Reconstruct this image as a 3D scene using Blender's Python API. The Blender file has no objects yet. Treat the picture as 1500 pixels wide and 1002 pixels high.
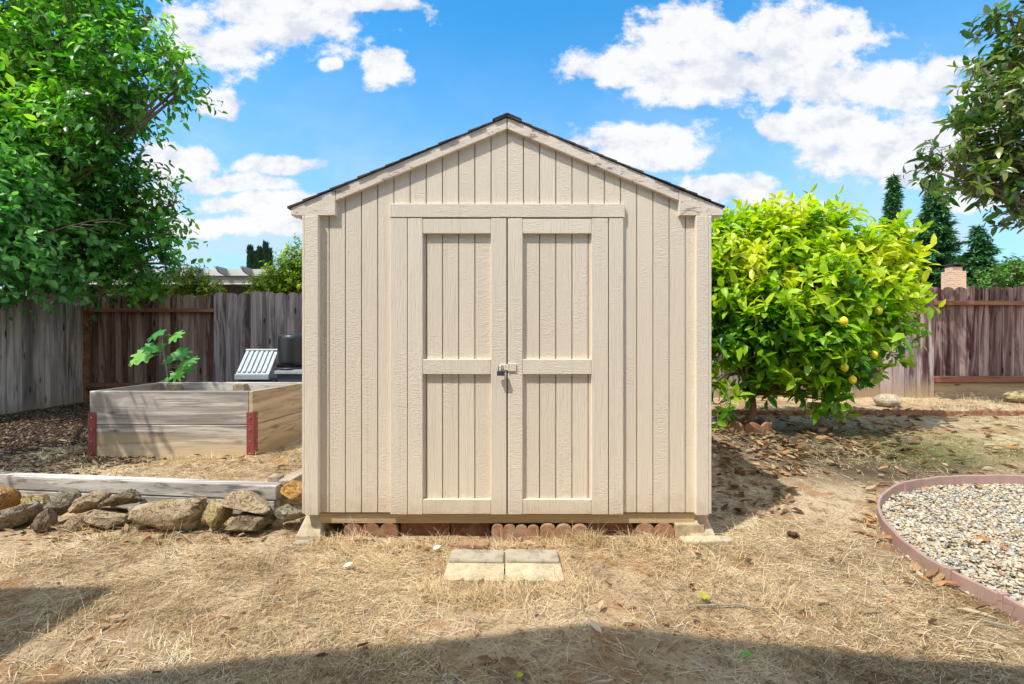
import bpy, math, random
import numpy as np
from mathutils import Vector, noise as mnoise

random.seed(7)
RNG = np.random.default_rng(11)
scene = bpy.context.scene
COL = scene.collection
F = 700.0            # focal length expressed in photo pixels (1500 wide)
CAMZ = 1.22
SUN = np.array([-0.77, -0.61, 1.71]); SUN = SUN / np.linalg.norm(SUN)

# ------------------------------------------------------------------ helpers
def at(px, py, Y):
    """point of the place seen at photo pixel (px, py) at distance Y"""
    return np.array([(px - 750) / F * Y, Y, CAMZ - (py - 501) / F * Y])

def sstep(a, b, x):
    t = np.clip((np.asarray(x, float) - a) / (b - a), 0, 1)
    return t * t * (3 - 2 * t)

def vnoise(x, y, seed=0):
    x = np.asarray(x, float); y = np.asarray(y, float)
    xi = np.floor(x); yi = np.floor(y)
    fx = x - xi; fy = y - yi
    fx = fx * fx * (3 - 2 * fx); fy = fy * fy * (3 - 2 * fy)
    def h(a, b):
        v = np.sin(a * 127.1 + b * 311.7 + seed * 74.7) * 43758.5453
        return v - np.floor(v)
    return (h(xi, yi) * (1 - fx) + h(xi + 1, yi) * fx) * (1 - fy) + (h(xi, yi + 1) * (1 - fx) + h(xi + 1, yi + 1) * fx) * fy

def fbm(x, y, seed=0, octv=4):
    s = 0; a = .5
    for o in range(octv):
        s = s + a * vnoise(x * 2 ** o, y * 2 ** o, seed + o); a *= .5
    return s

def timber_y(x):
    return 3.20 - 0.12 * (np.asarray(x, float) + 1.555)

# gravel bed outline (ground plan), filled further down
EDGE = None
def in_gravel(x, y):
    if EDGE is None: return np.zeros(np.shape(x), bool)
    x = np.asarray(x, float); y = np.asarray(y, float)
    inside = np.zeros(x.shape, bool)
    n = len(EDGE)
    for i in range(n):
        x0, y0 = EDGE[i]; x1, y1 = EDGE[(i + 1) % n]
        c = ((y0 > y) != (y1 > y)) & (x < (x1 - x0) * (y - y0) / (y1 - y0 + 1e-12) + x0)
        inside ^= c
    return inside

def gz(x, y):
    x = np.asarray(x, float); y = np.asarray(y, float)
    right = 0.09 * np.clip(y - 3.2, 0, 2.3) + 0.055 * np.clip(y - 5.5, 0, 3.0)
    left = 0.205 + 0.012 * np.clip(y - 4.2, 0, 4)
    m = sstep(0.02, 0.06, y - timber_y(x)) * sstep(1.55, 1.59, -x)
    b = sstep(-1.2, 1.0, x)
    base = right * b
    z = base * (1 - m) + left * m
    far = sstep(8.0, 12, y)
    z = z * (1 - far) + 0.25 * far
    near = sstep(9, 8, y) * sstep(-9, -8, x) * sstep(9, 8, x)
    z = z + near * ((fbm(x * 2.1, y * 2.1, 3) - .47) * .035 + (fbm(x * 9, y * 9, 5, 3) - .44) * .016)
    return z

def G(px, py, lift=0.0):
    """point of the ground seen at photo pixel (px, py)"""
    Y = CAMZ * F / max(py - 501, 5)
    for _ in range(40):
        X = (px - 750) / F * Y
        Yn = (CAMZ - lift - float(gz(X, Y))) * F / max(py - 501, 5)
        Y = .5 * Y + .5 * Yn
    X = (px - 750) / F * Y
    return np.array([X, Y, float(gz(X, Y)) + lift])

# ------------------------------------------------------------------ object helpers
def tag(o, label=None, cat=None, group=None, kind=None):
    if label: o['label'] = label
    if cat: o['category'] = cat
    if group: o['group'] = group
    if kind: o['kind'] = kind
    return o

def thing(name, label, cat, loc, group=None):
    o = bpy.data.objects.new(name, None); COL.objects.link(o)
    o.location = tuple(loc); o.empty_display_size = .1
    return tag(o, label, cat, group)

def raw_mesh(name, V, FC, mat, tint=None, smooth=False):
    V = np.asarray(V, np.float32).reshape(-1, 3)
    me = bpy.data.meshes.new(name)
    if isinstance(FC, np.ndarray):
        k = FC.shape[1]; n = len(FC)
        me.vertices.add(len(V)); me.vertices.foreach_set('co', V.ravel())
        me.loops.add(n * k); me.loops.foreach_set('vertex_index', FC.astype(np.int32).ravel())
        me.polygons.add(n); me.polygons.foreach_set('loop_start', np.arange(0, n * k, k, dtype=np.int32))
        me.update(calc_edges=True)
    else:
        me.from_pydata(V.tolist(), [], FC)
    if tint is not None:
        a = me.attributes.new('tint', 'FLOAT', 'POINT')
        a.data.foreach_set('value', np.asarray(tint, np.float32))
    if smooth:
        me.polygons.foreach_set('use_smooth', np.ones(len(me.polygons), bool))
    if mat: me.materials.append(mat)
    return me

class MB:
    """collects shapes for ONE mesh"""
    def __init__(s): s.v = []; s.f = []; s.t = []
    def add(s, V, FC, t=0.5):
        b = len(s.v)
        s.v += [tuple(map(float, p)) for p in V]
        s.f += [tuple(int(i) + b for i in f) for f in FC]
        s.t += [t] * len(V)
        return s
    def box(s, x0, x1, y0, y1, z0, z1, t=0.5):
        V = [(x0,y0,z0),(x1,y0,z0),(x1,y1,z0),(x0,y1,z0),(x0,y0,z1),(x1,y0,z1),(x1,y1,z1),(x0,y1,z1)]
        return s.add(V, [(0,3,2,1),(4,5,6,7),(0,1,5,4),(1,2,6,5),(2,3,7,6),(3,0,4,7)], t)
    def obox(s, c, ax, ay, az, t=0.5):
        """oriented box: centre and half-axis vectors"""
        c, ax, ay, az = map(np.asarray, (c, ax, ay, az)); V = []
        for k in (-1, 1):
            for i, j in ((-1,-1),(1,-1),(1,1),(-1,1)):
                V.append(c + i * ax + j * ay + k * az)
        return s.add(V, [(0,3,2,1),(4,5,6,7),(0,1,5,4),(1,2,6,5),(2,3,7,6),(3,0,4,7)], t)
    def prism(s, poly, y0, y1, t=0.5):
        """polygon in x,z (counter-clockwise seen from the front, -Y) pushed from y0 to y1"""
        n = len(poly)
        V = [(p[0], y0, p[1]) for p in poly] + [(p[0], y1, p[1]) for p in poly]
        FC = [tuple(range(n)), tuple(range(2*n-1, n-1, -1))]
        FC += [(i, i + n, (i+1) % n + n, (i+1) % n) for i in range(n)]
        return s.add(V, FC, t)
    def plan(s, poly, z0, z1, t=0.5):
        """polygon in x,y (counter-clockwise from above) pushed from z0 to z1"""
        n = len(poly)
        V = [(p[0], p[1], z0) for p in poly] + [(p[0], p[1], z1) for p in poly]
        FC = [tuple(range(n-1, -1, -1)), tuple(range(n, 2*n))]
        FC += [(i, (i+1) % n, (i+1) % n + n, i + n) for i in range(n)]
        return s.add(V, FC, t)
    def tube(s, pts, rad, n=6, t=0.5, cap=True):
        pts = [np.asarray(p, float) for p in pts]
        if np.isscalar(rad): rad = [rad] * len(pts)
        V = []; u = None
        for i, p in enumerate(pts):
            d = pts[min(i+1, len(pts)-1)] - pts[max(i-1, 0)]; d = d / (np.linalg.norm(d) + 1e-9)
            if u is None:
                r = np.array([0, 0, 1.]) if abs(d[2]) < .9 else np.array([1., 0, 0])
            else: r = u
            u = r - d * np.dot(r, d); u = u / (np.linalg.norm(u) + 1e-9); w = np.cross(d, u)
            for k in range(n):
                a = 2 * math.pi * k / n
                V.append(p + rad[i] * (u * math.cos(a) + w * math.sin(a)))
        FC = []
        for i in range(len(pts) - 1):
            for k in range(n):
                a = i*n+k; b = i*n+(k+1) % n
                FC.append((a, b, b+n, a+n))
        if cap:
            FC.append(tuple(range(n-1, -1, -1))); FC.append(tuple(range((len(pts)-1)*n, len(pts)*n)))
        return s.add(V, FC, t)
    def lathe(s, c, prof, n=24, t=0.5):
        """profile of (radius, z) turned about the vertical through c"""
        V = []; FC = []
        for r, z in prof:
            for k in range(n):
                a = 2*math.pi*k/n; V.append((c[0]+r*math.cos(a), c[1]+r*math.sin(a), c[2]+z))
        for i in range(len(prof)-1):
            for k in range(n):
                FC.append((i*n+k, i*n+(k+1) % n, (i+1)*n+(k+1) % n, (i+1)*n+k))
        FC.append(tuple(range(n-1, -1, -1))); FC.append(tuple(range((len(prof)-1)*n, len(prof)*n)))
        return s.add(V, FC, t)

def place(name, V, FC, mat, parent=None, loc=None, tint=None, smooth=False, bevel=0, seg=1):
    """link one mesh built in place coordinates; its origin is loc, or its thing's base"""
    V = np.asarray(V, np.float64).reshape(-1, 3)
    if parent is not None:
        root = np.zeros(3); p = parent
        while p is not None: root = root + np.array(p.location); p = p.parent
        off = root
    else:
        off = np.zeros(3) if loc is None else np.asarray(loc, float)
    me = raw_mesh(name, V - off, FC, mat, tint, smooth)
    o = bpy.data.objects.new(name, me); COL.objects.link(o)
    if parent is not None: o.parent = parent
    else: o.location = tuple(off)
    if bevel:
        m = o.modifiers.new('edge', 'BEVEL'); m.width = bevel; m.segments = seg; m.limit_method = 'ANGLE'; m.angle_limit = .6
    return o

def mbo(mb, name, mat, parent=None, loc=None, smooth=False, bevel=0, seg=1):
    return place(name, mb.v, mb.f, mat, parent, loc, mb.t, smooth, bevel, seg)

# ------------------------------------------------------------------ materials
class NT:
    def __init__(s, name, world=False):
        if world:
            s.id = bpy.data.worlds.new(name); s.id.use_nodes = True
        else:
            s.id = bpy.data.materials.new(name); s.id.use_nodes = True
        s.t = s.id.node_tree; s.t.nodes.clear()
    def n(s, typ, **kw):
        nd = s.t.nodes.new(typ)
        ins = kw.pop('ins', None)
        for k, v in kw.items(): setattr(nd, k, v)
        if ins:
            for k, v in ins.items():
                if hasattr(v, 'is_linked') or isinstance(v, bpy.types.NodeSocket): s.t.links.new(v, nd.inputs[k])
                else: nd.inputs[k].default_value = v
        return nd
    def math(s, op, a, b=None, c=None, clamp=False):
        ins = {0: a}
        if b is not None: ins[1] = b
        if c is not None: ins[2] = c
        return s.n('ShaderNodeMath', operation=op, use_clamp=clamp, ins=ins).outputs[0]
    def mix(s, f, a, b, blend='MIX'):
        def c(v): return (*v, 1) if isinstance(v, tuple) and len(v) == 3 else v
        nd = s.n('ShaderNodeMix', data_type='RGBA', blend_type=blend)
        for i, v in ((0, f), (6, c(a)), (7, c(b))):
            if isinstance(v, bpy.types.NodeSocket): s.t.links.new(v, nd.inputs[i])
            else: nd.inputs[i].default_value = v
        return nd.outputs[2]
    def ramp(s, f, stops):
        nd = s.n('ShaderNodeValToRGB', ins={0: f})
        el = nd.color_ramp.elements
        while len(el) < len(stops): el.new(.5)
        for e, (p, c) in zip(el, stops):
            e.position = p; e.color = (*c, 1) if len(c) == 3 else c
        return nd.outputs[0]
    def gray(s, f, a, b):
        nd = s.n('ShaderNodeMapRange', interpolation_type='SMOOTHSTEP', ins={0: f, 1: a, 2: b, 3: 0.0, 4: 1.0}); return nd.outputs[0]
    def coord(s, kind='Object'):
        if kind == 'World': return s.n('ShaderNodeNewGeometry').outputs['Position']
        return s.n('ShaderNodeTexCoord').outputs[kind]
    def mapped(s, vec, scale=(1,1,1), loc=(0,0,0)):
        return s.n('ShaderNodeMapping', ins={'Vector': vec, 'Scale': scale, 'Location': loc}).outputs[0]
    def noise(s, vec, scale, detail=4, rough=.55, dist=0):
        return s.n('ShaderNodeTexNoise', ins={'Vector': vec, 'Scale': scale, 'Detail': detail, 'Roughness': rough, 'Distortion': dist}).outputs[0]
    def attr(s, name='tint'):
        return s.n('ShaderNodeAttribute', attribute_name=name).outputs['Fac']
    def shifted(s, vec, t, k=17.0):
        """coordinates moved by a per-piece value so that neighbours do not repeat"""
        c = s.n('ShaderNodeCombineXYZ', ins={0: s.math('MULTIPLY', t, k), 1: s.math('MULTIPLY', t, k*1.7), 2: s.math('MULTIPLY', t, k*.6)}).outputs[0]
        return s.n('ShaderNodeVectorMath', operation='ADD', ins={0: vec, 1: c}).outputs[0]
    def finish(s, col, rough=.8, bump=None, bs=.3, bd=.01, spec=.3, metal=0.0, normal_extra=None):
        p = s.n('ShaderNodeBsdfPrincipled')
        for i, v in (('Base Color', col), ('Roughness', rough), ('Specular IOR Level', spec), ('Metallic', metal)):
            if isinstance(v, bpy.types.NodeSocket): s.t.links.new(v, p.inputs[i])
            else: p.inputs[i].default_value = (*v, 1) if isinstance(v, tuple) and len(v) == 3 else v
        if bump is not None:
            b = s.n('ShaderNodeBump', ins={'Strength': bs, 'Distance': bd, 'Height': bump})
            s.t.links.new(b.outputs[0], p.inputs['Normal'])
        o = s.n('ShaderNodeOutputMaterial'); s.t.links.new(p.outputs[0], o.inputs[0])
        s.p = p; s.o = o
        return s.id

def m_siding(name, col=(.87,.755,.615), dirty=.25):
    m = NT(name); v = m.coord(); t = m.attr(); vs = m.shifted(v, t)
    grain_v = m.noise(m.mapped(vs, (150, 20, 6)), 1, 4, .6, .6)
    grain_h = m.noise(m.mapped(vs, (34, 20, 130)), 1, 4, .65, .9)
    sel = m.gray(m.noise(m.mapped(vs, (5, 5, 1.6)), 1, 2), .42, .6)
    h = m.mix(sel, grain_v, grain_h)
    big = m.noise(m.mapped(vs, (3, 3, 1.2)), 1, 5)
    c = m.mix(m.math('MULTIPLY', m.gray(big, .35, .7), dirty), col, tuple(x*.78 for x in col))
    c = m.mix(m.math('MULTIPLY', m.gray(h, .50, .70), .13), c, tuple(x*.62 for x in col))
    c = m.mix(m.math('MULTIPLY', m.gray(h, .46, .32), .08), c, tuple(min(x*1.12, .9) for x in col))
    nicks = m.gray(m.noise(m.mapped(v, (60, 60, 40)), 1, 2), .76, .80)
    c = m.mix(m.math('MULTIPLY', nicks, .6), c, (.22,.17,.12))
    z = m.n('ShaderNodeSeparateXYZ', ins={0: v}).outputs[2]
    drip = m.noise(m.mapped(v, (26, 26, .7)), 1, 4, .6)
    c = m.mix(m.math('MULTIPLY', m.gray(drip, .56, .72), .20), c, tuple(x*.55 for x in col))
    splash = m.math('MULTIPLY', m.gray(m.math('ADD', z, m.math('MULTIPLY', m.noise(v, 14, 5, .7), .35)), .52, .22), .5)
    c = m.mix(splash, c, (.46,.33,.19))
    tv = m.math('SUBTRACT', 1.0, m.math('MULTIPLY', t, .06))
    c = m.mix(1.0, c, m.n('ShaderNodeCombineXYZ', ins={0: tv, 1: tv, 2: tv}).outputs[0], 'MULTIPLY')
    nail = m.n('ShaderNodeTexVoronoi', ins={'Vector': m.mapped(v, (9.8, .01, 4.9)), 'Scale': 1.0, 'Randomness': .35}).outputs['Distance']
    c = m.mix(m.math('MULTIPLY', m.gray(nail, .032, .02), .35), c, (.35,.27,.2))
    return m.finish(c, .62, h, .6, .008, .3)

def m_rake(name):
    m = NT(name); v = m.coord()
    big = m.noise(m.mapped(v, (5, 5, 9)), 1, 5, .65)
    fine = m.noise(m.mapped(v, (16, 16, 60)), 1, 5, .7)
    c = m.mix(m.math('MULTIPLY', m.gray(big, .4, .7), .4), (.84,.73,.62), (.60,.48,.41))
    peel = m.gray(m.math('ADD', m.math('MULTIPLY', fine, .6), m.math('MULTIPLY', big, .4)), .57, .6)
    c = m.mix(m.math('MULTIPLY', peel, .75), c, (.28,.19,.17))
    return m.finish(c, .7, m.math('SUBTRACT', fine, m.math('MULTIPLY', peel, .5)), .5, .006)

def m_wood(name, c1, c2, dark, axis='x', sc=1.0, base=None, basez=(0, .3), knots=True):
    """weathered timber; grain along the given axis"""
    m = NT(name); v = m.coord(); t = m.attr(); vs = m.shifted(v, t)
    st = {'x': (2.2*sc, 45*sc, 45*sc), 'y': (45*sc, 2.2*sc, 45*sc), 'z': (45*sc, 45*sc, 2.2*sc)}[axis]
    st2 = {'x': (.8*sc, 9*sc, 9*sc), 'y': (9*sc, .8*sc, 9*sc), 'z': (9*sc, 9*sc, .8*sc)}[axis]
    g = m.noise(m.mapped(vs, st), 1, 5, .65, .5)
    g2 = m.noise(m.mapped(vs, st2), 1, 5, .6, .8)
    c = m.mix(m.gray(g2, .41, .59), c1, c2)
    c = m.mix(m.math('MULTIPLY', m.gray(g, .50, .66), .8), c, dark)
    tt = m.math('SUBTRACT', m.math('MULTIPLY', t, 1.2), .6)
    c = m.mix(m.math('MULTIPLY', m.math('ABSOLUTE', tt), .8), c, m.mix(m.gray(tt, -.1, .1), m.mix(.5, dark, c1), c2))
    if knots:
        kv = {'x': (2.2, 9, 7), 'y': (9, 2.2, 7), 'z': (8, 9, 2.4)}[axis]
        vo = m.n('ShaderNodeTexVoronoi', ins={'Vector': m.mapped(vs, kv), 'Scale': 1.0, 'Randomness': 1.0}).outputs['Distance']
        k = m.gray(vo, .20, .07)
        c = m.mix(m.math('MULTIPLY', k, .85), c, tuple(x*.35 for x in dark))
    if base is not None:
        z = m.n('ShaderNodeSeparateXYZ', ins={0: v}).outputs[2]
        zz = m.math('ADD', z, m.math('MULTIPLY', m.math('SUBTRACT', g2, .5), .4))
        c = m.mix(m.math('MULTIPLY', m.gray(zz, basez[1], basez[0]), .8), c, base)
    return m.finish(c, .85, g, .55, .006, .2)

def m_leaf(name, stops, rough=.45, trans=.4, tcol=None, spec=.4, back=None):
    m = NT(name); t = m.attr()
    c = m.ramp(t, stops)
    n = m.noise(m.coord(), 9, 3)
    c = m.mix(m.math('MULTIPLY', m.gray(n, .4, .7), .35), c, m.mix(.5, c, (.02,.05,.01)))
    if back is not None:
        bf = m.n('ShaderNodeNewGeometry').outputs['Backfacing']
        c = m.mix(m.math('MULTIPLY', bf, .55), c, back)
    m.finish(c, rough, None, spec=spec)
    tr = m.n('ShaderNodeBsdfTranslucent')
    tc = m.mix(1.0, c, tcol if tcol else (1.5,1.4,.5), 'MULTIPLY'); m.t.links.new(tc, tr.inputs[0])
    mx = m.n('ShaderNodeMixShader', ins={0: trans}); m.t.links.new(m.p.outputs[0], mx.inputs[1]); m.t.links.new(tr.outputs[0], mx.inputs[2])
    m.t.links.new(mx.outputs[0], m.o.inputs[0])
    return m.id

def m_tinted(name, stops, rough=.85, spec=.2, bumpscale=40, bs=.3, bd=.004, mott=.3, dark=.5):
    m = NT(name); t = m.attr(); v = m.coord()
    c = m.ramp(t, stops)
    n = m.noise(v, bumpscale, 5, .65)
    c = m.mix(m.math('MULTIPLY', m.gray(n, .4, .7), mott), c, m.mix(1.0, c, (dark,)*3, 'MULTIPLY'))
    return m.finish(c, rough, n, bs, bd, spec)

def m_rock(name, a, b, c3):
    m = NT(name); v = m.coord()
    n1 = m.noise(v, 7, 6, .65, .4); n2 = m.noise(v, 32, 6, .7)
    c = m.mix(m.gray(n1, .36, .62), a, b)
    c = m.mix(m.math('MULTIPLY', m.gray(n2, .5, .7), .7), c, c3)
    n3 = m.noise(v, 14, 4, .6, 1.2); crack = m.gray(m.math('ABSOLUTE', m.math('SUBTRACT', n3, .5)), .022, .0)
    c = m.mix(m.math('MULTIPLY', crack, .65), c, tuple(x*.35 for x in c3))
    h = m.math('SUBTRACT', m.math('ADD', m.math('MULTIPLY', n1, .6), m.math('MULTIPLY', n2, .6)), m.math('MULTIPLY', crack, .25))
    return m.finish(c, .9, h, .95, .035, .2)

def m_plain(name, col, rough=.5, metal=0.0, spec=.4, sc=12, amt=.3, bs=.15):
    m = NT(name); v = m.coord()
    n = m.noise(v, sc, 5, .65)
    c = m.mix(m.math('MULTIPLY', m.gray(n, .4, .7), amt), col, tuple(x*.5 for x in col))
    r = m.math('ADD', m.math('MULTIPLY', n, .25), rough-.12)
    return m.finish(c, r, n, bs, .003, spec, metal)

def m_ground():
    m = NT('dry yard soil'); v = m.coord('World')
    n1 = m.noise(v, 1.3, 5, .6, .3); n2 = m.noise(v, 9, 6, .7); n3 = m.noise(v, 55, 5, .7)
    c = m.ramp(n1, [(.30,(.33,.225,.135)), (.48,(.52,.38,.235)), (.62,(.62,.475,.31)), (.75,(.40,.285,.175))])
    c = m.mix(m.math('MULTIPLY', m.gray(n2, .48, .66), .75), c, (.20,.13,.075))
    c = m.mix(m.math('MULTIPLY', m.gray(n3, .52, .68), .55), c, (.60,.46,.28))
    c = m.mix(m.math('MULTIPLY', m.gray(n3, .48, .34), .75), c, (.085,.045,.025))
    rust = m.noise(m.mapped(v, (1, 1, 1), (4.1, 2.2, 0)), 3.2, 5, .65)
    c = m.mix(m.math('MULTIPLY', m.gray(rust, .50, .64), .75), c, (.36,.19,.085))
    s = m.n('ShaderNodeSeparateXYZ', ins={0: v}); x, y = s.outputs[0], s.outputs[1]
    # dark bark mulch on the left by the fences
    e = m.math('MULTIPLY', m.math('SUBTRACT', n2, .5), 1.2)
    mul = m.math('MULTIPLY', m.gray(m.math('ADD', x, e), -2.95, -3.35), m.gray(m.math('ADD', y, e), 3.75, 4.1))
    c = m.mix(m.math('MULTIPLY', mul, .92), c, m.mix(m.gray(n3, .4, .65), (.035,.025,.02), (.13,.09,.07)))
    # leaf mould below the lemon tree, darkened further to paint in its shade
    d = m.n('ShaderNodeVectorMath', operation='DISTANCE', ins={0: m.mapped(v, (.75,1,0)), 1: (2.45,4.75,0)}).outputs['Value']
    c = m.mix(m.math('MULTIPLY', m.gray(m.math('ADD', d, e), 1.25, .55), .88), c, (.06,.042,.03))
    # thin green growth at right
    gr = m.math('MULTIPLY', m.gray(x, 2.2, 3.6), m.math('MULTIPLY', m.gray(y, 4.1, 4.6), m.gray(y, 6.4, 5.6)))
    c = m.mix(m.math('MULTIPLY', m.math('MULTIPLY', gr, m.gray(n2, .42, .6)), .55), c, (.20,.22,.07))
    return m.finish(c, .95, m.math('ADD', m.math('MULTIPLY', n2, .6), n3), .9, .02, .1)

M = {}
M['siding'] = m_siding('beige painted siding', dirty=.14)
M['trim'] = m_siding('beige painted trim', (.88,.77,.635), .2)
M['rake'] = m_rake('peeling beige rake paint')
M['shingle'] = m_tinted('asphalt shingle', [(0,(.035,.03,.035)), (.6,(.07,.06,.065)), (1,(.13,.10,.10))], .9, .2, 120, .6, .004)
M['sill'] = m_wood('yellowed skid timber', (.52,.40,.24), (.62,.48,.30), (.38,.27,.15), 'x', .8)
M['groove'] = m_plain('groove shadow board', (.30,.24,.18), .8)  # darker than the paint, so groove and gap shade sits in the colour
M['fence'] = m_wood('weathered fence boards', (.075,.058,.066), (.37,.31,.30), (.028,.02,.022), 'z', .8)
M['fence_b'] = m_wood('weathered fence boards brown', (.105,.05,.036), (.36,.265,.215), (.032,.016,.013), 'z', .8)
M['fence_rr'] = m_wood('dark red brown fence boards', (.075,.03,.03), (.36,.26,.24), (.035,.014,.015), 'z', .8, (.36,.25,.15), (.0, .3))
M['fence_r'] = m_wood('weathered fence boards purple', (.085,.038,.042), (.46,.365,.36), (.04,.016,.02), 'z', .8, (.40,.29,.17), (.0, .38))
M['fence_l'] = m_wood('weathered fence boards grey', (.24,.205,.18), (.62,.545,.47), (.075,.055,.045), 'z', .7, (.33,.26,.18), (.0, .3))
M['rail'] = m_wood('redwood rail', (.24,.105,.06), (.31,.16,.10), (.11,.05,.035), 'x', 1.0, knots=False)
M['kick'] = m_wood('tan kickboard', (.36,.25,.14), (.45,.33,.20), (.18,.12,.07), 'x', 1.0)
M['bed'] = m_wood('weathered bed planks', (.28,.245,.23), (.70,.64,.57), (.13,.11,.10), 'x', .75, (.66,.50,.29), (.02, .26))
M['bed_side'] = m_wood('weathered bed planks side', (.40,.31,.21), (.60,.48,.33), (.19,.13,.08), 'y', .75, (.46,.33,.17), (.02, .28), knots=False)
M['bracket'] = m_plain('red painted steel', (.27,.062,.055), .55, 0, .4, 25, .35)
M['bolt'] = m_plain('grey bolt', (.45,.36,.34), .4, .7)
M['timber'] = m_wood('silvered landscape timber', (.40,.365,.335), (.70,.65,.59), (.16,.135,.12), 'x', .7)
M['timber_y'] = m_wood('brown landscape timber', (.33,.26,.19), (.45,.37,.28), (.18,.13,.09), 'y', .9)
M['soil'] = m_plain('dark bed soil', (.06,.04,.028), .95, 0, .1, 40, .6, .8)
M['terra'] = m_tinted('terracotta', [(0,(.22,.10,.065)), (.5,(.40,.22,.15)), (1,(.52,.36,.25))], .85, .2, 30, .5, .004, .5, .55)
def m_terra():
    m = NT('terracotta dusted with soil'); t = m.attr(); v = m.coord('World'); n = m.noise(v, 26, 5, .65); n2 = m.noise(v, 7, 4)
    c = m.ramp(t, [(0,(.17,.075,.045)), (.5,(.33,.165,.095)), (1,(.47,.30,.185))])
    c = m.mix(m.math('MULTIPLY', m.gray(n, .42, .68), .6), c, m.mix(1.0, c, (.5,.46,.42), 'MULTIPLY'))
    c = m.mix(m.math('MULTIPLY', m.gray(n2, .5, .66), .5), c, (.42,.33,.22))
    return m.finish(c, .9, n, .6, .006, .15)
M['terra'] = m_terra()
M['concrete'] = m_tinted('pale concrete', [(0,(.36,.33,.28)), (.5,(.54,.43,.27)), (1,(.64,.54,.38))], .9, .2, 16, .7, .008, .75, .5)
M['pink_edge'] = m_plain('dusty pink edging', (.42,.275,.24), .6, 0, .35, 10, .3)
M['steel'] = m_plain('steel', (.52,.50,.47), .3, .9)
M['lock'] = m_plain('dark lock body', (.10,.11,.13), .35, .5)
M['black_tub'] = m_plain('black plastic tub', (.018,.02,.023), .35, 0, .5, 9, .4)
M['grey_plastic'] = m_plain('grey plastic', (.36,.40,.42), .45, 0, .4, 14, .3)
M['grey_dark'] = m_plain('dark grey plastic', (.06,.07,.085), .5, 0, .4, 14, .3)
M['white_paint'] = m_plain('white painted timber', (.70,.68,.64), .6, 0, .3, 6, .12)
M['grey_paint'] = m_plain('grey painted beam', (.26,.245,.22), .6, 0, .3, 6, .2)
M['tail'] = m_plain('grey rafter tail', (.33,.32,.31), .7, 0, .3, 6, .2)
M['dark_wall'] = m_plain('shaded stucco', (.16,.15,.15), .8, 0, .2, 6, .2)  # stucco colour darkened to hold the shade under the patio cover
M['stucco'] = m_plain('cream stucco', (.6,.55,.47), .85, 0, .2, 30, .15, .4)
M['glass'] = m_plain('dark window glass', (.03,.035,.04), .08, 0, .6)
M['bark'] = m_tinted('bark', [(0,(.10,.075,.06)), (1,(.22,.16,.12))], .9, .2, 25, .7, .01)
M['bark_red'] = m_tinted('reddish citrus bark', [(0,(.16,.075,.04)), (1,(.28,.15,.08))], .85, .2, 30, .6, .006)
M['stem'] = m_tinted('pale green stem', [(0,(.25,.25,.16)), (1,(.38,.36,.28))], .7, .3, 30)
M['bark_grey'] = m_tinted('grey bark', [(0,(.16,.145,.14)), (1,(.30,.28,.27))], .9, .2, 25, .7, .01)
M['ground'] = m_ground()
M['straw'] = m_leaf('dry straw', [(0,(.17,.105,.055)), (.25,(.42,.29,.15)), (.5,(.69,.53,.30)), (.8,(.86,.72,.47)), (1,(.92,.83,.64))], .7, .25, (1.1,1.0,.8), .25)
M['grass'] = m_leaf('thin green grass', [(0,(.08,.13,.02)), (.5,(.17,.24,.05)), (1,(.36,.36,.12))], .6, .3)
M['litter'] = m_leaf('fallen leaves', [(0,(.10,.055,.03)), (.3,(.24,.13,.06)), (.6,(.42,.28,.15)), (.85,(.55,.42,.27)), (1,(.5,.22,.06))], .7, .15, (1.1,1,.8), .25)
M['mulch'] = m_tinted('bark mulch', [(0,(.03,.018,.013)), (.5,(.095,.06,.042)), (.85,(.20,.135,.09)), (1,(.40,.30,.20))], .95, .1, 60)
M['pebble'] = m_tinted('river pebbles', [(0,(.24,.25,.25)), (.15,(.38,.37,.33)), (.35,(.56,.49,.37)), (.58,(.50,.36,.20)), (.72,(.62,.51,.35)), (.86,(.66,.60,.48)), (.95,(.74,.69,.60)), (1,(.32,.17,.09))], .7, .3, 60, .2, .002, .25, .7)
M['big_tree'] = m_leaf('glossy pointed leaves', [(0,(.025,.10,.018)), (.45,(.08,.28,.035)), (.8,(.19,.46,.055)), (1,(.40,.60,.07))], .36, .46, (1.4,1.7,.4), .5)
M['vine'] = m_leaf('rounded pale leaves', [(0,(.05,.19,.05)), (.5,(.15,.43,.11)), (.85,(.28,.58,.16)), (1,(.46,.63,.14))], .42, .40, (1.4,1.7,.5), .45)
M['lemon_leaf'] = m_leaf('citrus leaves', [(0,(.022,.12,.008)), (.3,(.085,.28,.008)), (.5,(.22,.46,.012)), (.75,(.45,.64,.018)), (1,(.66,.70,.04))], .38, .42, (1.4,1.4,.25), .5)
M['lemon'] = m_plain('lemon peel', (.72,.60,.03), .45, 0, .4, 30, .15)
M['magnolia'] = m_leaf('magnolia leaves', [(0,(.02,.075,.018)), (.5,(.06,.20,.035)), (.8,(.16,.33,.05)), (1,(.38,.47,.10))], .28, .25, (1.2,1.4,.4), .6, (.15,.10,.04))
M['fig'] = m_leaf('fig leaves', [(0,(.08,.34,.08)), (.5,(.17,.52,.09)), (1,(.34,.66,.12))], .5, .45, (1.3,1.6,.4), .35)
M['conifer'] = m_leaf('conifer needles', [(0,(.014,.06,.032)), (.5,(.035,.14,.06)), (.85,(.08,.25,.09)), (1,(.16,.34,.10))], .6, .12, None, .25)
M['cypress'] = m_leaf('cypress scales', [(0,(.012,.04,.02)), (1,(.04,.10,.045))], .7, .1, None, .2)
M['yellow_shrub'] = m_leaf('yellow green leaves', [(0,(.09,.22,.018)), (.5,(.30,.46,.025)), (1,(.60,.66,.05))], .45, .42, (1.4,1.4,.3), .4)
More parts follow.
